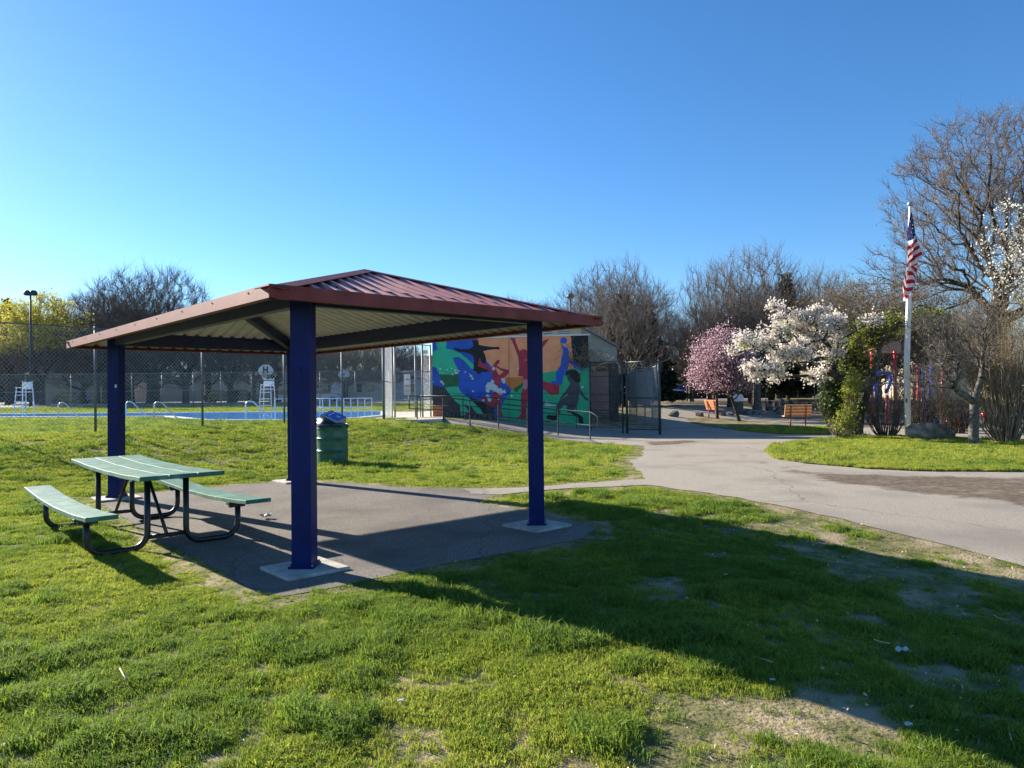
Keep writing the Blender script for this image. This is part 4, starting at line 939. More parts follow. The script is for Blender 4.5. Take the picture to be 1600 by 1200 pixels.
put('bare_vase', t_vase, 1335, 72, 440, 'bare tree rising behind the right of the white cherry', group=G2, widen=1.3)
put('bud_tree', t_bud, 1372, 52, 432, 'brown green budding tree directly left of the flagpole', group=G2, hm=10, widen=1.2)
put('bud_tree', t_bud, 1310, 60, 440, 'brown budding tree above the white cherry', group=G2, hm=10, widen=1.2)
put('bud_tree', t_bud, 1440, 50, 440, 'brown green budding tree directly right of the flagpole', group=G2, hm=10, widen=1.3)
put('bud_tree', t_bud, 1530, 60, 480, 'brown budding tree under the great tree at the right edge', group=G2, hm=10, widen=1.3)
# low wooded ridge closing the horizon
r = np.random.RandomState(9); xs_ = np.linspace(-330, 330, 400); C = []
top = 5.0+3.5*fbm(xs_*.03+5, xs_*0+3, 4)
V = []; 
for j, (yy, hf) in enumerate(((172, 0), (175, .8), (182, 1.), (240, .9), (300, 0))):
    for x_, t_ in zip(xs_, top): V.append((x_, yy, (.6 if hf == 0 else 1.+t_*hf+(r.rand()*.9 if hf else 0))))
n_ = len(xs_); I = (np.arange(4)[:, None]*n_+np.arange(n_-1)[None]).ravel()
hl = struct(npmesh('hills', V, np.stack([I, I+1, I+n_+1, I+n_], 1), mat('wooded ridge', (.045, .04, .03), (.10, .085, .06), .5, .95, bump=.4, bscale=1.2, spec=0)))
# yellow tree
T = build_tree('y', 31, 900, [(0, 0, 7.6, 4.6, 4.6, 4.4)], 3.2, 2.8, .26, rtip=.012, twigs=5, twl=.7, leaf=M['leafyel'], nleaf=15000, lsize=.085, lspread=.2, k=.4, leafwhere=6.2, thr=.06)
p = gp(66, 78); s = (topz(66, 458, 78)-p.z)/12.3
plant(T, 'yellow_tree', 'round tree in yellow green bloom behind the left end of the pool fence', 'tree', p, 'trees in yellow bloom', 1.).scale = (s*1.05, s*1.05, s)
copy_tree(bpy.data.objects['yellow_tree'], gp(12, 84), s*.98, 2., 'second yellow green tree cut by the left edge of the photo', 'trees in yellow bloom')
# conifers
def conifer(seed, h, w, n=70):
    r = np.random.RandomState(seed); V1, F1 = prisms(np.array([[0, 0, -.2], [0, 0, h*.5]]), np.array([[0, 0, h*.5], [0, 0, h]]), np.array([.22, .12]), np.array([.12, .02]), 8)
    C = []; A = []; B = []
    for i in range(n):
        z = h*(.10+.88*(i/n)); L = w*(1-(i/n))**.8*(.65+.5*r.rand())+.15
        for q in range(5):
            a = r.rand()*6.28; e = np.array([math.cos(a)*L, math.sin(a)*L, -L*.22+.12*r.randn()]); s0 = np.array([0, 0, z]); A.append(s0); B.append(s0+e)
            m = int(14+26*L/w); t = r.rand(m)**.7; C.append(s0+e*t[:, None]+r.normal(size=(m, 3))*np.array([.16, .16, .10])*(1.2-t[:, None]*.5))
    A = np.array(A); B = np.array(B); V2, F2 = prisms(A, B, np.full(len(A), .03), np.full(len(A), .01), 3); C = np.concatenate(C)
    v, f = quads(C, np.full(len(C), .13), r, 1.6); mi = np.concatenate([np.zeros(len(F2), int), np.ones(len(f), int)])
    return (V1, F1, np.concatenate([V2, v]), np.concatenate([F2, f+len(V2)]), mi, M['bark'], [M['twig'], M['conif']])
cf = conifer(5, 12, 3.2)
def con(px, Y, tp, label, wd=1., rot=None):
    return put('conifer', cf, px, Y, tp, label, 'conifer', 'dark conifers', 12, wd, rot)
con(975, 50, 452, 'dark conifer left of the pair behind the bathhouse', 1.5, 0.)
con(1010, 51, 470, 'dark conifer right of the pair behind the bathhouse', 1.5)
con(1231, 66, 420, 'dark fir tip rising above the white cherry', .9)
con(11, 110, 460, 'small dark conifer tip at the far left edge', .8)
con(1207, 64, 462, 'dark conifer left of the fir tip, behind bare branches', 1.2)
# great tree at the right
T = build_tree('great', 41, 1900, [(0, 0, 13.2, 6.6, 5.5, 6.0), (-5.4, 0, 7.9, 3.6, 3, 2.9), (4.5, 0, 9, 4, 4, 4)], 4.4, 4.6, .48, rtip=.013, k=.48, trunkpts=[(0, 0, -.2), (-.1, 0, 2.6), (-.15, 0, 5.0), (.1, 0, 7.4)], twigs=7, twl=.75, upb=.35, thr=.045, leaf=M['budbrown'], nleaf=7000, lsize=.035, lspread=.08, twigm=M['twigred'], shell=.42)
p = gp(1564, 44); plant(T, 'great_tree', 'great bare spreading tree filling the upper right corner', 'tree', p, None, 1.)
# white flowering tree at right edge
T = build_tree('wf', 43, 600, [(-.8, 0, 6.4, 1.9, 1.6, 2.3), (.8, 0, 4.6, 1.8, 1.6, 2.0)], 2.2, 2.0, .14, rtip=.007, twigs=3, twl=.4, leaf=M['whitebl2'], nleaf=4200, lsize=.036, lspread=.06, thr=.03)
p = gp(1648, 24); s = (topz(1610, 300, 24)-p.z)/8.7
plant(T, 'white_flowering_tree', 'white flowering tree leaning in from the right edge before the great tree', 'tree', p, None, 1.).scale = (s*.95, s*.95, s)
# pink cherries
def pinktree(seed, env, tp, R_):
    return build_tree('pk', seed, 700, env, 1.15, tp[-1][2], R_, rtip=.006, trunkpts=tp, twigs=5, twl=.40, upb=.5, leaf=M['pink'], nleaf=9500, lsize=.027, lspread=.085, thr=.022, k=.35, twigm=M['bark'])
p = at(1156, 659); k = pxm(p.y)
T = pinktree(51, [(-.95, 0, 3.15, 1.75, 1.5, 1.7), (-.6, 0, 4.25, .9, .9, 1.0), (.35, 0, 2.6, 1.1, 1.1, 1.1)], [(0, 0, -.1), (-.28, 0, .9), (-.55, 0, 1.6)], .085)
plant(T, 'pink_cherry', 'leaning pink blossoming cherry with pale slanting trunk', 'tree', p, 'pink cherries')
p = at(1121, 655)
T = pinktree(52, [(.0, 0, 3.0, 1.35, 1.3, 1.5), (-.6, 0, 2.2, .9, .8, .8)], [(0, 0, -.1), (-.02, 0, .8), (-.03, 0, 1.6)], .075)
plant(T, 'pink_cherry', 'upright pink blossoming cherry beside the small bench', 'tree', p, 'pink cherries')
# white cherry with a leaning trunk
p = at(1334, 684); k = pxm(p.y)
E_ = lambda x, y, rx, rz_: ((x-1334)*k, 0, (684-y)*k, rx*k, rx*k*.8, rz_*k)
rc = random.Random(8); big = [(1205, 548, 60, 26), (1265, 515, 70, 26), (1245, 487, 42, 20), (1190, 578, 38, 14), (1262, 572, 58, 24), (1320, 510, 50, 17), (1300, 540, 34, 18), (1175, 530, 26, 14)]
env = []
for bx0, by0, brx, brz in big:
    for q_ in range(max(3, int(brx*brz/190))):
        a_ = rc.uniform(0, 6.28); f_ = rc.random()**.5; env.append(((bx0+brx*f_*math.cos(a_)*.95-1334)*k, rc.uniform(-1., 1.)*brx*k*.6, (684-by0+brz*f_*math.sin(a_)*.95)*k, rc.uniform(8, 17)*k, rc.uniform(8, 17)*k, rc.uniform(3, 7)*k))
T = build_tree('wc', 61, 1500, env, 1.3, 2.0, .13, rtip=.006, k=.3, trunkpts=[(0, 0, -.1), (-.05, 0, .7), (.1, .1, 1.4), (-.12, 0, 2.1)], twigs=3, twl=.22, upb=.4, leaf=M['whitebl'], nleaf=14000, lsize=.036, lspread=.05, thr=.03, twigm=M['bark'])
plant(T, 'white_cherry', 'white blossoming cherry with drooping crown behind the bench', 'tree', p)
# green leafed tree with ivy trunk at the same foot
p = at(1352, 682); k = pxm(p.y); E_ = lambda x, y, rx, rz_: ((x-1352)*k, .1, (682-y)*k, rx*k, rx*k*.7, rz_*k)
T = build_tree('gt', 62, 650, [E_(1368, 525, 34, 24), E_(1345, 575, 26, 30), E_(1330, 555, 28, 25), E_(1410, 505, 30, 12), E_(1455, 500, 38, 10)], .9, 1.6, .12, rtip=.007, k=.3, trunkpts=[(-.25, 0, -.1), (-.12, 0, .9), (.25, 0, 1.9), (.45, 0, 2.7)],
    twigs=4, twl=.3, leaf=M['leafgrn'], nleaf=2600, lsize=.034, lspread=.07, thr=.03, bark=M['barkL'], twigm=M['bark'])
plant(T, 'leafing_tree', 'young green leafing tree crossing left of the flagpole', 'tree', p)
T = build_tree('iv', 63, 300, [(0, 0, .8, .22, .2, 1.0), (-.25, 0, .4, .25, .2, .5), (.1, 0, 1.7, .3, .3, .5)], .02, .2, .02, rtip=.004, trunkpts=[(0, 0, 0), (0, 0, .2)], twigs=4, twl=.2, leaf=M['leafgrn'], nleaf=2000, lsize=.028, lspread=.05, twigm=M['twigtan'], thr=.03)
q = at(1328, 686); plant(T, 'ivy_shrub', 'bright green leafy shrub climbing the foot of the white cherry', 'shrub', q)
T = build_tree('ivd', 64, 300, [(0, 0, 1.3, .6, .4, .8)], .4, .4, .03, rtip=.005, trunkpts=[(0, 0, 0), (0, 0, .5)], twigs=4, twl=.25, leaf=M['leafdark'], nleaf=2600, lsize=.05, lspread=.1, thr=.03)
q = at(1318, 683); q.y += .5; plant(T, 'evergreen_shrub', 'dark evergreen shrub shading the trunk of the white cherry', 'shrub', q)
# small bare tree in the bed
p = at(1521, 697); k = pxm(p.y); E_ = lambda x, y, rx, rz_: ((x-1521)*k, 0, (697-y)*k, rx*k, rx*k*.7, rz_*k)
T = build_tree('sb', 65, 620, [E_(1488, 545, 42, 50), E_(1540, 520, 30, 65), E_(1450, 505, 40, 12), E_(1460, 590, 40, 22)], 1.2, 1.4, .125, rtip=.006, k=.3, trunkpts=[(0, 0, -.1), (.02, 0, .6), (.05, 0, 1.25)], twigs=2, twl=.4, thr=.028, bark=M['barkL'], twigm=M['twig'])
plant(T, 'small_bare_tree', 'small crooked bare tree with pale mottled trunk right of the big boulder', 'tree', p)
# multi-stem bushes
def bush(seed, n, h, spread, r0=.012, mid=.35, leafn=0, leafm_=None):
    r = np.random.RandomState(seed); A, B, ra, rb = [], [], [], []; tips = []
    for i in range(n):
        a = r.rand()*6.28; rr2 = spread*math.sqrt(r.rand()); p0 = np.array([math.cos(a)*rr2*.22, math.sin(a)*rr2*.2, -.03]); L = h*(.6+.45*r.rand()); tgt = np.array([math.cos(a)*rr2, math.sin(a)*rr2*.8, L])
        prev = p0; R_ = r0*(.7+.8*r.rand())
        for j in range(1, 6):
            t = j/5; q = p0+(tgt-p0)*np.array([t**.8, t**.8, t])+r.normal(size=3)*.03*h*.5; A.append(prev); B.append(q); ra.append(R_*(1.15-t)); rb.append(R_*(1.1-t)+.002)
            if j > 1:
                for z in range(3):
                    d = r.normal(size=3)*.5+np.array([0, 0, .8])+(tgt-p0)/np.linalg.norm(tgt-p0)*.3; e = q+d*h*.11*(.5+r.rand()); A.append(q); B.append(e); ra.append(.005); rb.append(.0025); tips.append(e)
            prev = q
    V, Fq = prisms(np.array(A), np.array(B), np.array(ra), np.array(rb), 4); mi = np.zeros(len(Fq), int)
    if leafn:
        tp = np.array(tips); C = tp[r.randint(0, len(tp), leafn)]+r.normal(size=(leafn, 3))*.05; v, f = quads(C, np.full(leafn, .022), r); Fq = np.concatenate([Fq, f+len(V)]); V = np.concatenate([V, v]); mi = np.concatenate([mi, np.ones(leafn, int)])
    return V, Fq, mi
def shrub(name, label, loc, B, mats):
    o = npmesh(name, B[0], B[1], mats, B[2]); o.location = loc; return tag(o, label, 'shrub')
shrub('tall_bare_bush', 'tall tan multi stemmed bush at the right edge of the grass bed', at(1572, 693), bush(71, 120, 3.9, 1.35, .016, leafn=2600), [M['twigtan'], M['budbrown']])
shrub('tall_bare_bush', 'second tall tan bush cut by the right edge of the photo', at(1625, 690), bush(72, 110, 3.9, 1.4, .016, leafn=2600), [M['twigtan'], M['budbrown']])
shrub('bare_bush', 'tangled bare bush close left of the flagpole', at(1385, 683), bush(73, 80, 2.1, 1.0, .013), [M['twig']])
shrub('bare_bush', 'lower bare bush left of the white cherry foot', at(1312, 681), bush(74, 60, 1.35, .9, .010), [M['twigtan']])
shrub('bare_bush', 'dark twiggy bush between the flagpole and the red playground post', at(1440, 672, Y=29), bush(75, 95, 2.2, 1.4, .013), [M['bark']])
shrub('bare_bush', 'dark twiggy bush left of the small crooked tree', at(1492, 690, Y=26.5), bush(76, 90, 2.0, .9, .012), [M['bark']])
# extra trunks seen under the pink crown
G3 = 'thick trunks standing on the packed earth'
for i, (px, pyb, w, tp, lab) in enumerate([(1080, 628, 9, 500, 'bare tree with flared trunk before the brick house'), (1108, 632, 9, 500, 'bare tree with flared dark trunk behind the small bench'), (1142, 636, 12, 470, 'thick dark trunked tree between the pink cherries'), (1183, 640, 14, 450, 'thickest sunlit trunk behind the leaning pink cherry'), (1172, 630, 7, 470, 'thin slanting trunked tree behind the thickest trunk'), (1203, 625, 6, 500, 'slim dark trunk left of the sage house'), (1222, 622, 5, 500, 'slim trunk before the cream wall, left of three'), (1231, 622, 5, 505, 'slim trunk before the cream wall, middle of three'), (1241, 622, 5, 500, 'slim trunk before the cream wall, right of three')]):
    p = at(px, pyb); k = pxm(p.y); h = topz(px, tp, p.y)-p.z; cz = h*.66
    T = build_tree('tt', 80+i, 420, [(0, 0, cz, h*.33, h*.33, h*.34)], h*.35, h*.36, w*k*.42, rtip=.012, twigs=5, twl=.6, thr=.05, bark=M['barkL'] if i in (3, 0) else M['bark'])
    plant(T, 'park_tree', lab, 'tree', p, G3)
# dead vine on the bathhouse corner
r = np.random.RandomState(90); A = []; B = []
o_ = wallpt(916, 560, .12)
for i in range(90):
    q = np.array(o_)+np.array([r.normal()*.35, r.uniform(-.1, .15), r.uniform(-.5, .2)]); d = np.array([r.normal()*.5+.2, r.normal()*.2, abs(r.normal())*.8]); d /= np.linalg.norm(d)
    for j in range(9):
        q2 = q+d*.11; A.append(q); B.append(q2); q = q2; d = d+r.normal(size=3)*.28+np.array([.04, 0, -.16]); d /= np.linalg.norm(d)
V_, F_ = prisms(np.array(A), np.array(B), np.full(len(A), .010), np.full(len(A), .007), 3)
tag(npmesh('dead_vine', V_, F_, M['twigtan']), 'tangled dead vine hanging over the top right corner of the mural', 'vine')
A = []; B = []
for i in range(130):
    f_ = r.rand()*.99; q = np.array(WA.lerp(WB, f_)+wn*.12); q[2] = float(gz(q[0], q[1])); d = np.array([r.normal()*.4, r.normal()*.1+.05*wn.y, 1.]); 
    for j in range(3): q2 = q+d*.06; A.append(q); B.append(q2); q = q2; d = d+r.normal(size=3)*.3
V_, F_ = prisms(np.array(A), np.array(B), np.full(len(A), .006), np.full(len(A), .004), 3)
tag(npmesh('weeds', V_, F_, M['straw']), 'dry weeds growing along the foot of the mural wall', 'weeds')['kind'] = 'stuff'
# ------------------------------------------------------------------ playground
pg = at(1415, 662, Y=33.0); pz = float(gz(pg.x, pg.y)); play = thing('playground_tower', 'red and blue playground tower with brown slatted roof behind the flagpole', 'playground structure', (pg.x, pg.y, pz)); Yp = 33.
def pp(px, py, Y=Yp): return at(px, py, Y=Y)
for px, top, Y in ((1362, 552, 33.5), (1398, 551, 33), (1434, 573, 33.5), (1428, 609, 33), (1441, 609, 34), (1472, 571, 32.5), (1386, 620, 32.5)):
    p = pp(px, top, Y); t_ = MB(); t_.tube([(p.x, Y, pz-.1), (p.x, Y, p.z)], .062, 10); t_.lathe((p.x, Y, p.z), [(.075, -.05), (.075, .03), (.045, .09), (0, .11)], 10); t_.obj('post', M['playred'], play, smooth=True)
q0, q1 = pp(1371, 551), pp(1408, 551); q2, q3 = pp(1388, 533, 34), pp(1407, 533, 34)
for k in range(6):
    f0, f1 = k/6, (k+.82)/6; mb = MB(); a_, b_ = q0.lerp(q2, f0), q1.lerp(q3, f0); c_, d_ = q1.lerp(q3, f1), q0.lerp(q2, f1)
    mb.prism([a_, b_, c_, d_], (0, .05, -.03)).obj('roof_slat', M['playbrown'], play)
    a2, b2 = Vector((a_.x, 68-a_.y, a_.z)), Vector((b_.x, 68-b_.y, b_.z)); c2_, d2 = Vector((c_.x, 68-c_.y, c_.z)), Vector((d_.x, 68-d_.y, d_.z)); MB().prism([a2, b2, c2_, d2], (0, -.05, -.03)).obj('roof_slat', M['playbrown'], play)
cx = pp(1379, 590); mb = MB(); pts = [pp(1366, 600)]+[pp(1379+13*math.cos(a), 592-10*math.sin(a)) for a in np.linspace(math.pi, 0, 9)]+[pp(1388, 606), pp(1384, 614)]
mb.tube(pts, .075, 10); mb.obj('entry_arch', M['playblue'], play, smooth=True)
MB().tube([pp(1366, 600), pp(1369, 612), pp(1374, 620)], .085, 10).obj('entry_arch', M['playblue'], play, smooth=True)
dz_ = pz+1.05
a_, b_ = pp(1362, 600), pp(1472, 600); MB().box(((a_.x+b_.x)/2, 34.2, dz_), (b_.x-a_.x, 1.6, .1)).obj('deck', M['darkwall'], play)
for pxa, pxb in ((1364, 1396), (1400, 1430)):
    a_, b_ = pp(pxa, 622), pp(pxb, 622); mb = MB()
    for k in range(7): x = a_.x+(b_.x-a_.x)*k/6; mb.tube([(x, 33.4, dz_), (x, 33.4, dz_+.85)], .014, 5)
    mb.box(((a_.x+b_.x)/2, 33.4, dz_+.87), (b_.x-a_.x, .05, .05)); mb.obj('guard_rail', M['playblue'], play)
mb = MB(); a_ = pp(1444, 650, 32.8); b_ = pp(1458, 650, 32.8)
for x in (a_.x, b_.x): mb.tube([(x, 32.8, pz), (x, 32.9, pp(1450, 576, 32.9).z)], .022, 6)
for k in range(6): mb.tube([(a_.x, 32.82, pz+.3+.28*k), (b_.x, 32.82, pz+.3+.28*k)], .016, 5)
mb.obj('ladder', M['playblue'], play)
p_ = pp(1454, 573, 33.1); MB().box((p_.x, 33.1, p_.z-.15), (.16, .16, .5)).tube([(p_.x, 33.1, p_.z), (p_.x+.1, 33.3, pz+1.3)], .08, 8).obj('blue_column', M['playblue'], play)
mb = MB(); a_ = pp(1441, 650, 32.4)
for i in range(9):
    t_ = i/8; x = a_.x+.1+t_*.45; z = pz+.62-.45*t_**2
    if i < 8: mb.beam((x, 32.5, z), (a_.x+.1+(i+1)/8*.45, 32.5, pz+.62-.45*((i+1)/8)**2), .55, .07)
mb.obj('slide', M['playblue'], play)
p_ = pp(1462, 640, 33); MB().box((p_.x, 33.2, pz+.5), (.5, .1, 1.0)).obj('dark_panel', M['darkwall'], play)
MB().tube([pp(1476, 628, 32.5), pp(1479, 632, 32.5), pp(1478, 641, 32.5), pp(1474, 644, 32.5)], .02, 6).obj('grab_loop', M['black'], play, smooth=True)
ss = at(1490, 668); t = thing('spring_rocker', 'low red seesaw beam on the chips right of the boulder', 'seesaw', ss); zz = ss.z
a_, b_ = at(1480, 666, Y=ss.y), at(1511, 655, Y=ss.y); MB().tube([(a_.x, ss.y, a_.z+.08), (b_.x, ss.y, b_.z)], .05, 8).obj('beam', M['playred'], t, smooth=True)
MB().tube([(a_.x, ss.y, zz), (a_.x, ss.y, zz+.38)], .045, 8).obj('handle', M['playred'], t, smooth=True)
c_ = at(1497, 655, Y=ss.y); MB().tube([(c_.x, ss.y, c_.z-.18), (c_.x, ss.y, c_.z+.15)], .04, 8).obj('handle', M['playred'], t, smooth=True)
MB().tube([(c_.x+.1, ss.y, zz-.02), (c_.x+.1, ss.y, zz+.25)], .06, 8).obj('pivot', M['playred'], t)
lp = at(1563, 682, Y=30); t = thing('climbing_hoop', 'red bent tube climbing hoop behind the tall bush', 'climbing hoop', (lp.x, 30, float(gz(lp.x, 30))))
MB().tube([at(1563, 668, Y=30)+UZ*-.3, at(1564, 662, Y=30), at(1567, 653, Y=30), at(1573, 648, Y=30), at(1583, 646, Y=30.4), at(1600, 646, Y=31), at(1612, 660, Y=31)], .07, 10).obj('hoop', M['playred'], t, smooth=True)
lp = at(1541, 645, Y=33); t = thing('rocking_toy', 'small red rocking toy seen through the bush stems', 'playground toy', (lp.x, 33, float(gz(lp.x, 33))))
MB().lathe((lp.x, 33, float(gz(lp.x, 33))), [(.12, 0), (.10, .3), (.22, .34), (.25, .5), (.1, .62), (0, .64)], 12).obj('body', M['playred'], t, smooth=True)
MB().tube([(lp.x-.2, 33, lp.z+.1), (lp.x+.25, 33, lp.z+.25)], .05, 8).obj('handle', M['playred'], t)
lp = at(1154, 640, Y=44); g_ = float(gz(lp.x, 44)); t = thing('park_bin', 'small grey bin with pale lid behind the leaning pink cherry', 'litter bin', (lp.x, 44, g_))
MB().lathe((lp.x, 44, g_), [(.0, 0), (.28, 0), (.30, .8), (0, .8)], 14).obj('bin_body', M['galvdark'], t); MB().lathe((lp.x, 44, g_+.8), [(.31, 0), (.31, .3), (.2, .42), (0, .44)], 14).obj('bin_lid', M['coping'], t)
# ------------------------------------------------------------------ houses far away
def house(name, label, px0, px1, Y, eave, ridge, wallm, roofm, depth=8, wins=(), hipped=False, zb=None):
    a_, b_ = at(px0, eave, Y=Y), at(px1, eave, Y=Y); z0 = float(gz((a_.x+b_.x)/2, Y))-.2; ze = a_.z; zr = at(px0, ridge, Y=Y).z
    t = thing(name, label, 'house', ((a_.x+b_.x)/2, Y, z0)); cx = (a_.x+b_.x)/2; w = b_.x-a_.x
    MB().box((cx, Y+depth/2, (z0+ze)/2), (w, depth, ze-z0)).obj('wall', wallm, t)
    o_ = .35; mb = MB(); i_ = w*.25 if hipped else -.0
    vs = [(a_.x-o_, Y-o_, ze), (b_.x+o_, Y-o_, ze), (b_.x+o_, Y+depth+o_, ze), (a_.x-o_, Y+depth+o_, ze), (a_.x-o_+i_, Y+depth/2, zr), (b_.x+o_-i_, Y+depth/2, zr)]
    mb.add(vs, [(0, 1, 5, 4), (2, 3, 4, 5), (0, 4, 3), (1, 2, 5), (0, 3, 2, 1)]); mb.obj('roof', roofm, t)
    for wx0, wx1, wy0, wy1 in wins:
        p0, p1 = at(wx0, wy1, Y=Y), at(wx1, wy0, Y=Y); c_ = (p0+p1)/2; fr = MB().box((c_.x, Y-.03, c_.z), (p1.x-p0.x+.16, .08, p1.z-p0.z+.16)).obj('window', M['white'], t)
        MB().box((c_.x, Y-.075, c_.z), (p1.x-p0.x, .03, p1.z-p0.z)).obj('pane', M['glass'], fr)
    return t
house('long_building', 'long low grey roofed white building with dark doors beyond the pool', 476, 682, 100, 594, 577, M['palewall'], M['grayroof'], 14, [(493, 503, 601, 611), (512, 518, 602, 612), (530, 545, 601, 611), (558, 566, 600, 613), (575, 586, 601, 612), (640, 650, 600, 612)])
house('tan_building', 'tan building between the bare trunks at the far left', 62, 104, 96, 560, 545, M['tan'], M['grayroof'], 12, [(70, 76, 575, 585), (88, 95, 575, 585)])
house('low_tan_building', 'low brown building running behind the far pool fence', 190, 455, 112, 590, 575, M['tan'], M['grayroof'], 12, [(210, 216, 600, 608), (250, 256, 600, 608), (300, 306, 600, 608), (350, 356, 600, 608), (405, 411, 600, 608)])
house('brick_house', 'dark brick house with white panel behind the bare trees', 1034, 1092, 90, 570, 552, M['brickdark'], M['grayroof'], 10, [(1066, 1082, 585, 598), (1066, 1084, 604, 612)])
tt_ = at(1044, 612, Y=89.8); q_ = at(1059, 576, Y=89.8); t = bpy.data.objects['brick_house']
mb = MB(); mb.box(((tt_.x+q_.x)/2, 89.9, (tt_.z+q_.z)/2), (q_.x-tt_.x, .12, q_.z-tt_.z)); mb.obj('white_panel', M['palewall'], t)
p0, p1 = at(1045, 598, Y=89.7), at(1058, 590, Y=89.7); MB().box(((p0.x+p1.x)/2, 89.8, (p0.z+p1.z)/2), (p1.x-p0.x, .1, p1.z-p0.z)).obj('panel_window', M['glass'], t)
house('sage_house', 'sage green house with grey roof behind the dark low wall', 1184, 1216, 84, 596, 580, M['sage'], M['grayroof'], 8, [(1205, 1210, 598, 604), (1190, 1194, 598, 604)])
house('cream_house', 'cream walled house between slim trunks behind the dark low wall', 1216, 1256, 86, 582, 566, M['cream'], M['grayroof'], 8, [(1226, 1230, 592, 600)])
house('white_house', 'small white house right of the cream one', 1257, 1282, 84, 592, 578, M['white'], M['grayroof'], 8, [(1262, 1267, 597, 604)])
house('pale_house', 'pale cream two storey house seen through branches right of the flagpole', 1432, 1512, 66, 522, 496, M['cream'], M['grayroof'], 9, [(1452, 1460, 535, 549), (1480, 1489, 535, 549), (1452, 1460, 568, 582), (1480, 1489, 568, 582)])
house('distant_flat_building', 'low brown rooftop building seen above the pool gate', 640, 676, 118, 556, 553, M['brickpink'], M['grayroof'], 12, [(660, 668, 548, 552)])
ws = at(523, 616, Y=92); t = thing('white_shed', 'small white gabled shed before the long grey building', 'shed', (ws.x, 92, .95)); k = pxm(92)
mb = MB(); z0 = .9; z1 = at(523, 604, Y=92).z; z2 = at(523, 598, Y=92).z; hw = 6*k
mb.prism([Vector((ws.x-hw, 92, z0)), Vector((ws.x+hw, 92, z0)), Vector((ws.x+hw, 92, z1)), Vector((ws.x, 92, z2)), Vector((ws.x-hw, 92, z1))], (0, 2.2, 0)).obj('shed_wall', M['white'], t)
for s in (-1, 1): MB().prism([Vector((ws.x+s*(hw+.1), 91.9, z1-.05)), Vector((ws.x, 91.9, z2+.02)), Vector((ws.x, 91.9, z2+.10)), Vector((ws.x+s*(hw+.1), 91.9, z1+.03))], (0, 2.4, 0)).obj('shed_roof', M['palewall'], t)
# low wall by the street, its shadow put into the near-black colour
a_, b_ = at(1037, 612, Y=72), at(1272, 610, Y=72); zg = float(gz(a_.x, 72)); t = thing('low_wall', 'long low wall, shadow put into its black colour, separating the park from the street', 'wall', (a_.x, 72, zg))
MB().box(((a_.x+b_.x)/2, 72, (zg-.2+a_.z)/2), (b_.x-a_.x, .3, a_.z-zg+.2)).obj('wall_body', M['darkwall'], t)
MB().box(((a_.x+b_.x)/2, 72, a_.z+.04), (b_.x-a_.x+.1, .42, .08)).obj('wall_coping', M['darkwall'], t)
MB().box((a_.x-.2, 72, (zg+a_.z)/2+.1), (.5, .5, a_.z-zg+.5)).obj('end_pier', M['palewall'], t)
# ------------------------------------------------------------------ cars
CARM = {'blue': mat('car blue', (.02, .06, .22), None, rough=.25, coat=.6), 'white': mat('car white', (.7, .7, .7), None, rough=.25, coat=.6), 'silver': mat('car silver', (.4, .41, .43), None, rough=.25, metal=.5), 'dark': mat('car dark', (.02, .022, .028), None, rough=.25, coat=.6), 'pink': mat('car mauve', (.42, .28, .36), None, rough=.3, coat=.5)}
def car(px, Y, yaw, colr, label):
    p = gp(px, Y); t = thing('parked_car', label, 'car', p, 'cars parked along the street'); ux = Vector((math.cos(yaw), math.sin(yaw), 0)); uy = Vector((-math.sin(yaw), math.cos(yaw), 0))
    prof = [(-2.2, .35), (-2.25, .7), (-2.1, .92), (-1.45, .98), (1.0, .98), (1.9, .88), (2.2, .68), (2.25, .38), (1.9, .28), (-1.9, .28)]
    mb = MB(); q = [p+ux*x-uy*.85+UZ*z for x, z in prof]; mb.prism(q, uy*1.7); mb.obj('body', CARM[colr], t, bevel=.06)
    cab = [(-1.75, .95), (-1.2, 1.42), (.35, 1.44), (1.15, .95)]
    q = [p+ux*x-uy*.70+UZ*z for x, z in cab]; mb = MB(); mb.prism(q, uy*1.4); mb.obj('cabin', M['glass'], t, bevel=.05)
    q = [p+ux*x-uy*.66+UZ*z for x, z in [(-1.2, 1.41), (-1.1, 1.48), (.25, 1.49), (.38, 1.43)]]; mb = MB(); mb.prism(q, uy*1.32); mb.obj('car_roof', CARM[colr], t)
    for x in (-1.35, 1.35):
        for s in (-1, 1):
            c = p+ux*x+uy*s*.80+UZ*.32; wm = MB().tube([c-uy*.11, c+uy*.11], .32, 14).obj('wheel', M['tyre'], t); MB().tube([c-uy*.12, c+uy*.12], .19, 10).obj('rim', M['galv'], wm)
    for s in (-1, 1): MB().box(p+ux*2.22+uy*s*.6+UZ*.68, (.08, .3, .12), (ux, uy, UZ)).obj('headlight', M['signwhite'], t)
car(1036, 76, 0.1, 'white', 'white car half hidden behind the corner fence post')
car(1053, 80, 1.3, 'blue', 'blue car before the white panelled house, left of the blue row')
car(1070, 80, 1.3, 'blue', 'blue car in the middle of the row before the brick house')
car(1086, 80, 1.3, 'dark', 'dark car at the right of the row before the brick house')
car(1228, 77, 0., 'pink', 'mauve car parked before the cream house')
car(1200, 78, 3.1, 'dark', 'dark car parked before the sage house')
car(1246, 77.5, 3.1, 'dark', 'dark car parked behind the mauve one')
car(503, 86, .1, 'silver', 'silver car parked before the long grey building')
car(380, 88, 0., 'dark', 'dark car parked left of the lifeguard chair')
car(348, 90, 0., 'dark', 'dark car parked second left of the lifeguard chair')
car(112, 92, 0., 'dark', 'dark car parked behind the left pool fence')
car(450, 90, 0., 'silver', 'silver car parked behind the rear blue post')
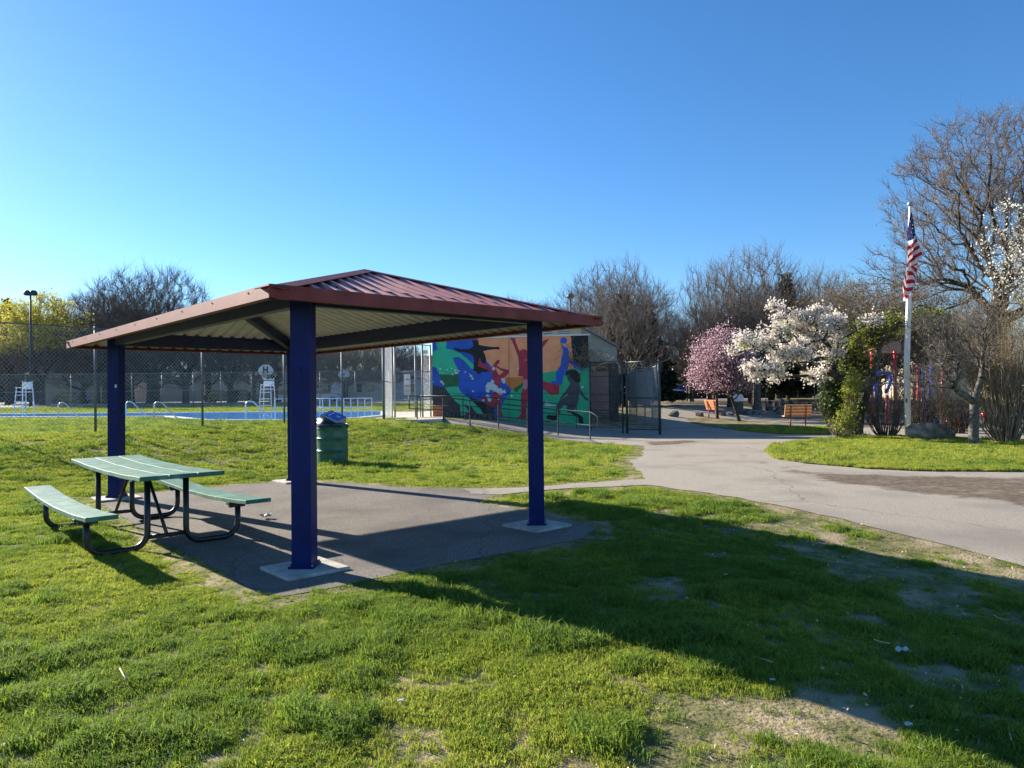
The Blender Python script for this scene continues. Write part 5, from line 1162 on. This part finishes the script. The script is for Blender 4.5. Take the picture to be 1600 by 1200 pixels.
# ------------------------------------------------------------------ basketball hoops
def hoop(px, pyc, wpx, Y, label, hmark):
    c = at(px, pyc, Y=Y); k = pxm(Y); g_ = float(gz(c.x, Y)); t = thing('basketball_hoop', label, 'basketball hoop', (c.x, Y, g_), 'basketball hoops behind the pool'); w = wpx*k/2
    pts = [Vector((c.x-w*.75, Y, c.z-w*.6)), Vector((c.x+w*.75, Y, c.z-w*.6))]+[Vector((c.x+w*math.cos(a), Y, c.z-w*.25+w*.95*math.sin(a))) for a in np.linspace(0, math.pi, 13)]
    MB().prism(pts, (0, .06, 0)).obj('backboard', M['white'], t)
    mb = MB()
    if hmark:
        for s in (-1, 1): mb.box((c.x+s*w*.24, Y-.03, c.z), (w*.16, .04, w*.95))
        mb.box((c.x, Y-.03, c.z), (w*.5, .04, w*.18))
    else: mb.box((c.x, Y-.03, c.z-.1*w), (w*.5, .04, w*.4))
    mb.obj('backboard_mark', M['galvdark'] if hmark else M['galv'], t)
    ring = [Vector((c.x+.25*math.cos(a), Y-.35+.25*math.sin(a), c.z-w*.62)) for a in np.linspace(0, 2*math.pi, 15)]
    MB().tube(ring, .025, 6).obj('rim', M['benchred'], t)
    mb = MB()
    for i in range(0, 14): q = ring[i]; mb.tube([q, Vector((c.x+(q.x-c.x)*.6, Y-.35+(q.y-Y+.35)*.6, q.z-.42))], .012, 4)
    mb.obj('net', M['signwhite'], t)
    MB().tube([(c.x, Y+1.2, g_-.1), (c.x, Y+1.2, c.z-w), (c.x, Y+.9, c.z-.2), (c.x, Y+.06, c.z)], .08, 8).obj('pole', M['galv'], t, smooth=True)
hoop(415, 578, 24, 66, 'nearer basketball hoop with a dark barred white fan backboard', True)
hoop(537, 584, 18, 88, 'farther basketball hoop with a small white fan backboard', False)
# ------------------------------------------------------------------ light poles
def lamp(px, ytop, Y, label, two):
    p = gp(px, Y); zt = topz(px, ytop, Y); t = thing('floodlight_pole', label, 'light pole', p, 'floodlight poles'); k = pxm(Y)
    MB().tube([p-UZ*.1, Vector((p.x, Y, zt))], [.14, .08], 8).obj('pole', M['galvdark'], t, smooth=True)
    for s in ((-1, 1) if two else (1,)):
        MB().tube([(p.x, Y, zt-.3), (p.x+s*5*k*.8, Y, zt+.1)], .05, 6).obj('arm', M['galvdark'], t)
        MB().lathe((p.x+s*5*k*.9 if two else p.x, Y, zt+.0), [(.0, .3), (.25, .25), (.38, -.05), (.30, -.22), (0, -.22)], 10).obj('lamp_head', M['galvdark'], t, smooth=True)
lamp(48, 458, 70, 'tall pole with twin floodlights standing before the yellow tree', True)
lamp(893, 463, 70, 'floodlight pole tip rising over the right end of the pavilion roof', False)
p = gp(1052, 76); MB_ = MB().tube([p, Vector((p.x, 76, topz(1052, 568, 76)))], .09, 8).obj('white_pole', M['pole'], None, smooth=True); tag(MB_, 'thin white pole before the white panelled house', 'pole')
for px, lab in ((1197, 'thin dark post left in front of the dark low wall'), (1247, 'thin dark post right in front of the dark low wall')):
    p = at(px, 640); MB_ = MB().tube([p, p+UZ*1.3], .03, 6).box(p+UZ*1.32, (.08, .08, .06)).obj('metal_post', M['galvdark'], None); tag(MB_, lab, 'post')
# ------------------------------------------------------------------ litter
def scrap(name, label, px, py, s, m, seed, n=7, flat=.5):
    p = at(px, py); p.z += .03; r = random.Random(seed); mb = MB()
    g = 5; vs = [(p.x+(i/(g-1)-.5)*s+r.uniform(-.1, .1)*s, p.y+(j/(g-1)-.5)*s*.8+r.uniform(-.1, .1)*s, p.z+r.uniform(0, .35)*s*flat) for i in range(g) for j in range(g)]
    mb.add(vs, [(i*g+j, i*g+j+1, (i+1)*g+j+1, (i+1)*g+j) for i in range(g-1) for j in range(g-1)]); mb.add([(x, y, z+.004) for x, y, z in vs], [(i*g+j, i*g+j+1, (i+1)*g+j+1, (i+1)*g+j) for i in range(g-1) for j in range(g-1)])
    return tag(mb.obj(name, m), label, 'litter')
w_ = scrap('food_wrapper', 'crumpled white and red wrapper on the asphalt beside the table', 416, 811, .13, M['litter'], 1, flat=1.)
scrap('wrapper_print', 'red printed flap of the wrapper on the asphalt', 413, 809.5, .06, M['litterred'], 2, flat=1.)
bpy.data.objects['wrapper_print'].parent = w_
for k_ in ('label', 'category'): del bpy.data.objects['wrapper_print'][k_]
scrap('crumpled_paper', 'crumpled pale paper in the shaded grass at the right', 1412, 1026, .075, M['litter'], 3, flat=1.)
scrap('paper_scrap', 'small pale scrap in shade near the sunlit edge', 1207, 1071, .03, M['litter'], 4)
scrap('paper_scrap', 'tiny white scrap in the middle of the shaded grass', 1133, 903, .035, M['litter'], 5)
scrap('paper_scrap', 'white scrap in the sunlit grass at the bottom centre', 626, 1104, .035, M['litter'], 6)
scrap('paper_scrap', 'small white scrap in shade left of the crumpled paper', 1028, 986, .03, M['litter'], 8)
p = at(1420, 1142); tag(MB().lathe((p.x, p.y, p.z+.03), [(0, 0), (.018, 0), (.018, .008), (0, .008)], 16).obj('bottle_cap', M['litter'], None), 'round pale disc lying in the shaded grass at lower right', 'litter')
def stick(label, pts, r):
    P_ = [at(x, y)+UZ*(.045+.01*i) for i, (x, y) in enumerate(pts)]; tag(MB().tube(P_, r, 6).obj('twig', M['straw'], None, smooth=True), label, 'twig', 'dry twigs lying in the grass')
stick('bent pale twig in the sunlit grass at lower left', [(187, 1056), (193, 1070), (199, 1082)], .004)
stick('straight pale stem in the shaded grass left of the crumpled paper', [(1184, 1039), (1207, 1049)], .003)
stick('pale twig lying on bare soil left of the crumpled paper', [(1366, 1010), (1376, 1016), (1390, 1021)], .004)
stick('thin twig in shade near the right edge', [(1551, 969), (1562, 978), (1576, 982)], .003)
stick('pale stem standing in the sunlit grass at the bottom right', [(1576, 1152), (1581, 1175)], .003)
# ------------------------------------------------------------------ grass
def blade_patch(seed, n, rad, h, w, mat_):
    r = np.random.RandomState(seed); a = r.rand(n)*6.283; q = rad*np.sqrt(r.rand(n)); bx_ = np.cos(a)*q; by_ = np.sin(a)*q
    th = r.rand(n)*6.283; L = h*(.45+.75*r.rand(n)); ln = L*(.25+.75*r.rand(n)); la = r.rand(n)*6.283
    ww = w*(.7+.6*r.rand(n)); cx, sy = np.cos(th)*ww/2, np.sin(th)*ww/2; V = np.zeros((n, 5, 3))
    V[:, 0] = np.stack([bx_-cx, by_-sy, np.full(n, -.01)], 1); V[:, 1] = np.stack([bx_+cx, by_+sy, np.full(n, -.01)], 1)
    mx, my = bx_+np.cos(la)*ln*.35, by_+np.sin(la)*ln*.35; V[:, 2] = np.stack([mx+cx*.8, my+sy*.8, L*.62], 1); V[:, 3] = np.stack([mx-cx*.8, my-sy*.8, L*.62], 1)
    V[:, 4] = np.stack([bx_+np.cos(la)*ln, by_+np.sin(la)*ln, L*.95-ln*.25], 1)
    o = np.arange(n)*5; f4 = np.stack([o, o+1, o+2, o+3], 1); me = bpy.data.meshes.new('grass_tuft')
    vv = V.reshape(-1, 3); faces = [tuple(x) for x in f4]+[(i+3, i+2, i+4) for i in o]
    me.from_pydata([tuple(x) for x in vv], [], faces); me.materials.append(mat_)
    return me
GA = leafm('grass fresh', (.14, .21, .016), (.32, .39, .045), .47); GB = leafm('grass yellow', (.27, .32, .04), (.43, .45, .07), .45); GC = leafm('grass dark', (.11, .185, .028), (.19, .28, .042), .47); GS = leafm('grass straw', (.34, .29, .14), (.50, .44, .25), .3)
for m_ in (GA, GB, GC, GS):
    nt = m_.node_tree; N_ = nt.nodes; oi = N_.new('ShaderNodeObjectInfo'); noise = [n for n in N_ if n.type == 'TEX_NOISE'][0]
    cr = [n for n in N_ if n.type == 'VALTORGB'][0]; nt.links.new(oi.outputs['Random'], cr.inputs['Fac']); cr.color_ramp.elements[0].position = 0; cr.color_ramp.elements[1].position = 1
tuft_defs = [(101, 24, .05, .048, .0045, GA), (102, 24, .055, .045, .0045, GA), (103, 22, .05, .042, .0045, GB), (104, 24, .05, .050, .0045, GC), (105, 16, .055, .032, .0035, GS), (106, 30, .07, .085, .0055, GC), (107, 26, .06, .068, .005, GA)]
tcol = bpy.data.collections.new('grass_tufts'); S.collection.children.link(tcol)
for i, d in enumerate(tuft_defs):
    o = bpy.data.objects.new('grass_tuft', blade_patch(*d)); tcol.objects.link(o); o.location = (0, 0, 0)
tnames = [o.name for o in tcol.objects]
def grass(name, label, pts, z, sc, kind, rot, seed):
    me = bpy.data.meshes.new(name); n = len(pts); me.vertices.add(n); V = np.stack([pts[:, 0], pts[:, 1], z], 1).astype(np.float32); me.vertices.foreach_set('co', V.ravel())
    a = me.attributes.new('sc', 'FLOAT', 'POINT'); a.data.foreach_set('value', sc.astype(np.float32))
    a = me.attributes.new('rt', 'FLOAT', 'POINT'); a.data.foreach_set('value', rot.astype(np.float32))
    a = me.attributes.new('kd', 'INT', 'POINT'); a.data.foreach_set('value', kind.astype(np.int32))
    o = bpy.data.objects.new(name, me); COL.objects.link(o); ng = bpy.data.node_groups.new(name, 'GeometryNodeTree')
    ng.interface.new_socket('Geometry', in_out='INPUT', socket_type='NodeSocketGeometry'); ng.interface.new_socket('Geometry', in_out='OUTPUT', socket_type='NodeSocketGeometry')
    gi = ng.nodes.new('NodeGroupInput'); go = ng.nodes.new('NodeGroupOutput'); ip_ = ng.nodes.new('GeometryNodeInstanceOnPoints'); ci = ng.nodes.new('GeometryNodeCollectionInfo')
    ci.inputs['Collection'].default_value = tcol; ci.inputs['Separate Children'].default_value = True; ci.inputs['Reset Children'].default_value = True
    def attr(nm, ty):
        q = ng.nodes.new('GeometryNodeInputNamedAttribute'); q.data_type = ty; q.inputs['Name'].default_value = nm; return q.outputs['Attribute']
    L = ng.links; L.new(gi.outputs[0], ip_.inputs['Points']); L.new(ci.outputs[0], ip_.inputs['Instance']); ip_.inputs['Pick Instance'].default_value = True
    L.new(attr('kd', 'INT'), ip_.inputs['Instance Index'])
    cb = ng.nodes.new('ShaderNodeCombineXYZ'); L.new(attr('rt', 'FLOAT'), cb.inputs['Z']); L.new(cb.outputs[0], ip_.inputs['Rotation'])
    s_ = attr('sc', 'FLOAT'); L.new(s_, ip_.inputs['Scale'])
    L.new(ip_.outputs[0], go.inputs[0]); md = o.modifiers.new('grass', 'NODES'); md.node_group = ng
    o['label'] = label; o['category'] = 'grass'; o['kind'] = 'stuff'; return o
def baremask(x, y):
    """0..1, worn soil patches: many near the lower right and along the path"""
    n = fbm(x*1.9+3, y*1.9+7, 4)
    w = np.clip(.30+.10*(x-1.5)-.02*(y-5), .0, .60)
    w = w+.18*np.exp(-((x-3.8)/1.2)**2-((y-7.6)/1.3)**2)+.12*np.exp(-((x+1.2)/1.6)**2-((y-17.5)/.9)**2)+.10*np.exp(-((x-1.3)/1.5)**2-((y-16.3)/1.6)**2)
    w = w+.14*np.exp(-((x-1.)/1.)**2-((y-3.6)/.5)**2)
    return np.clip((w*.9+.12-n)*7+.0, 0, 1)
def scatter(n, y0, y1, seed, dens_pow=1.):
    r = np.random.RandomState(seed); y = y0+(y1-y0)*r.rand(n); wd = .80*y+1.2; x = (r.rand(n)*2-1)*wd; keep = r.rand(n) < wd/(.80*y1+1.2)
    return x[keep], y[keep], r
allx, ally, alls, allk, allr = [], [], [], [], []
def region(n, y0, y1, seed, smul):
    x, y, r = scatter(n, y0, y1, seed)
    inp = inpoly(x, y, PATHW) & ~inpoly(x, y, BEDW) & ~inpoly(x, y, ISLW); ins_ = inpoly(x, y, SLABW) | inpoly(x, y, DIRTW) & ~inpoly(x, y, BEDW)
    ok = ~(inp | ins_); x, y = x[ok], y[ok]; r = np.random.RandomState(seed+1)
    # other surfaces
    ok = ~((y > 29.2) & (x > -6.2) & (x < 12)) & ~((y > 27.5) & (x > 3) & (x < 6.5)); bedi = inpoly(x, y, BEDW) | inpoly(x, y, ISLW); ok |= bedi
    ok &= ~(inpoly(x, y, POOLW)); ok &= ~((y > 27) & (x > 8) & ~bedi); x, y = x[ok], y[ok]; bedi = bedi[ok]
    bm_ = baremask(x, y); bm_ = np.where(bedi, 0, bm_); n1 = fbm(x*.55+11, y*.55+5, 4); n2 = fbm(x*2.3+1, y*2.3+8, 3)
    edge = np.minimum(pdist(x, y, PATH), pdist(x, y, SLAB)); thin = np.clip(edge/.35, .35, 1)
    cl = fbm(x*4.6+2, y*4.6+9, 2); keep = r.rand(len(x)) < (1-.88*bm_)*thin*np.clip((cl-.28)*4.5, .45, 1); x, y, bm_, n1, n2, bedi, edge2, cl = [q[keep] for q in (x, y, bm_, n1, n2, bedi, edge, cl)]; edge2 = np.where(bedi, 1, edge2)
    n = len(x); u = r.rand(n); kind = np.where(u < .5, 0, 1)
    kind = np.where(r.rand(n) < np.clip((n1-.42)*3.2, .04, .8), 2, kind); kind = np.where((r.rand(n) < np.clip((.52-n1)*3.5, .06, .6)), 3, kind)
    kind = np.where(r.rand(n) < .06+.40*bm_, 4, kind); tall = (n2 > .62) & (r.rand(n) < .5); kind = np.where(tall & (u < .5), 5, kind); kind = np.where(tall & (u >= .5), 6, kind)
    back = (y > 12); kind = np.where(back & (r.rand(n) < .45), 2, kind); kind = np.where(bedi & (r.rand(n) < .5), 2, kind)
    z = gz(x, y)+np.where(bedi, .035, 0.); sc = smul*(.25+.5*n2+.95*cl)*(.75+.5*r.rand(n))*(1-.35*bm_)
    fd = (x+13.6)*.768-(y-18.5)*.64; sc = np.where((fd < .35) & (fd > -8), sc*1.15, sc); sc = sc*np.clip(edge2/.5, .45, 1)
    allx.append(x); ally.append(y); alls.append(sc); allk.append(kind); allr.append(r.rand(n)*6.283); return z
zs = [region(135000, 2.4, 8, 201, .92), region(140000, 8, 16, 202, 1.1), region(130000, 16, 32, 203, 1.5)]
x = np.concatenate(allx); y = np.concatenate(ally)
grass('lawn_grass', 'green lawn grass growing over the park ground', np.stack([x, y], 1), np.concatenate(zs), np.concatenate(alls), np.concatenate(allk), np.concatenate(allr), 1)
print('tufts', len(x))
# dry leaves and bits of dead grass
r = np.random.RandomState(55); n = 9000; yy = 2.4+14*r.rand(n)**1.3; xx = (r.rand(n)*2-1)*(.8*yy+1); ok = r.rand(n) < np.clip(.12+baremask(xx, yy), 0, 1)*np.where(inpoly(xx, yy, PATHW) | inpoly(xx, yy, SLABW), .03, 1); xx, yy = xx[ok], yy[ok]; n = len(xx)
v, f = quads(np.stack([xx, yy, gz(xx, yy)+.022+.02*r.rand(n)], 1), .0025+.006*r.rand(n)**2, r, 2.2)
lt = npmesh('leaf_litter', v, f, M['straw']); lt['label'] = 'dry leaf bits and dead grass scattered over the worn lawn'; lt['category'] = 'leaf litter'; lt['kind'] = 'stuff'
# far grass beyond the pool and behind the playground: coarse
allx, ally, alls, allk, allr = [], [], [], [], []
r = np.random.RandomState(77); n = 60000; y = 27+40*r.rand(n); x = -46+100*r.rand(n); fd = (x+13.6)*.768-(y-18.5)*.64
ok = ((fd < 0) & (x < -5) | (y > 44) & (x < -1)) & ~inpoly(x, y, POOLW) & ~((y > 29) & (y < 44) & (x > -9)); ok &= np.abs(x/y) < .85
x, y = x[ok], y[ok]; n = len(x)
grass('far_grass', 'strip of grass around and beyond the swimming pool', np.stack([x, y], 1), gz(x, y), 2.2*(.6+.6*r.rand(n)), r.choice([0, 1, 2, 2, 3], n), r.rand(n)*6.28, 2)
for o in tcol.objects: o.hide_render = False
# keep the tuft models out of the view layer; they are only instanced
lc = S.view_layers[0].layer_collection.children.get('grass_tufts')
if lc: lc.exclude = True
# ------------------------------------------------------------------ light, sky, camera
AZ, EL = math.radians(53.3), math.radians(21.5)
sd = Vector((-math.sin(AZ)*math.cos(EL), math.cos(AZ)*math.cos(EL), math.sin(EL)))
sl = bpy.data.lights.new('sun', 'SUN'); sl.energy = 5.0; sl.angle = math.radians(.5); sl.color = (1, .92, .79); so = bpy.data.objects.new('sun', sl); COL.objects.link(so)
so.rotation_euler = sd.to_track_quat('Z', 'Y').to_euler(); so.location = sd*50
wd = bpy.data.worlds.new('World'); S.world = wd; wd.use_nodes = True; nt = wd.node_tree; bg = nt.nodes['Background']
sk = nt.nodes.new('ShaderNodeTexSky'); sk.sky_type = 'NISHITA'; sk.sun_disc = False; sk.sun_elevation = EL; sk.sun_rotation = -AZ; sk.altitude = 0; sk.air_density = 1.0; sk.dust_density = .12; sk.ozone_density = 5.6
hs = nt.nodes.new('ShaderNodeHueSaturation'); hs.inputs['Saturation'].default_value = 1.12; hs.inputs['Hue'].default_value = .501
nt.links.new(sk.outputs[0], hs.inputs['Color']); nt.links.new(hs.outputs[0], bg.inputs[0]); bg.inputs[1].default_value = .072
cd = bpy.data.cameras.new('camera'); cam = bpy.data.objects.new('camera', cd); COL.objects.link(cam); S.camera = cam
cd.sensor_width = 36; cd.lens = F/1600*36; cd.clip_start = .05; cd.clip_end = 3000
cam.location = (0, 0, H)
fw = Vector((0, math.cos(PI_), math.sin(PI_))); upv = Vector((0, -math.sin(PI_), math.cos(PI_))); rt = Vector((1, 0, 0))
# image rotated by RO about the view axis
c, s = math.cos(RO), math.sin(RO)
r2 = rt*c+upv*s; u2 = upv*c-rt*s
cam.matrix_world = Matrix.Translation((0, 0, H)) @ Matrix((( r2.x, u2.x, -fw.x), (r2.y, u2.y, -fw.y), (r2.z, u2.z, -fw.z))).to_4x4()
S.view_settings.view_transform = 'Standard'; S.view_settings.look = 'None'; S.view_settings.exposure = 1.5; S.view_settings.gamma = 1
S.cycles.max_bounces = 6; S.cycles.diffuse_bounces = 3; S.cycles.transparent_max_bounces = 8; S.cycles.caustics_reflective = False; S.cycles.caustics_refractive = False
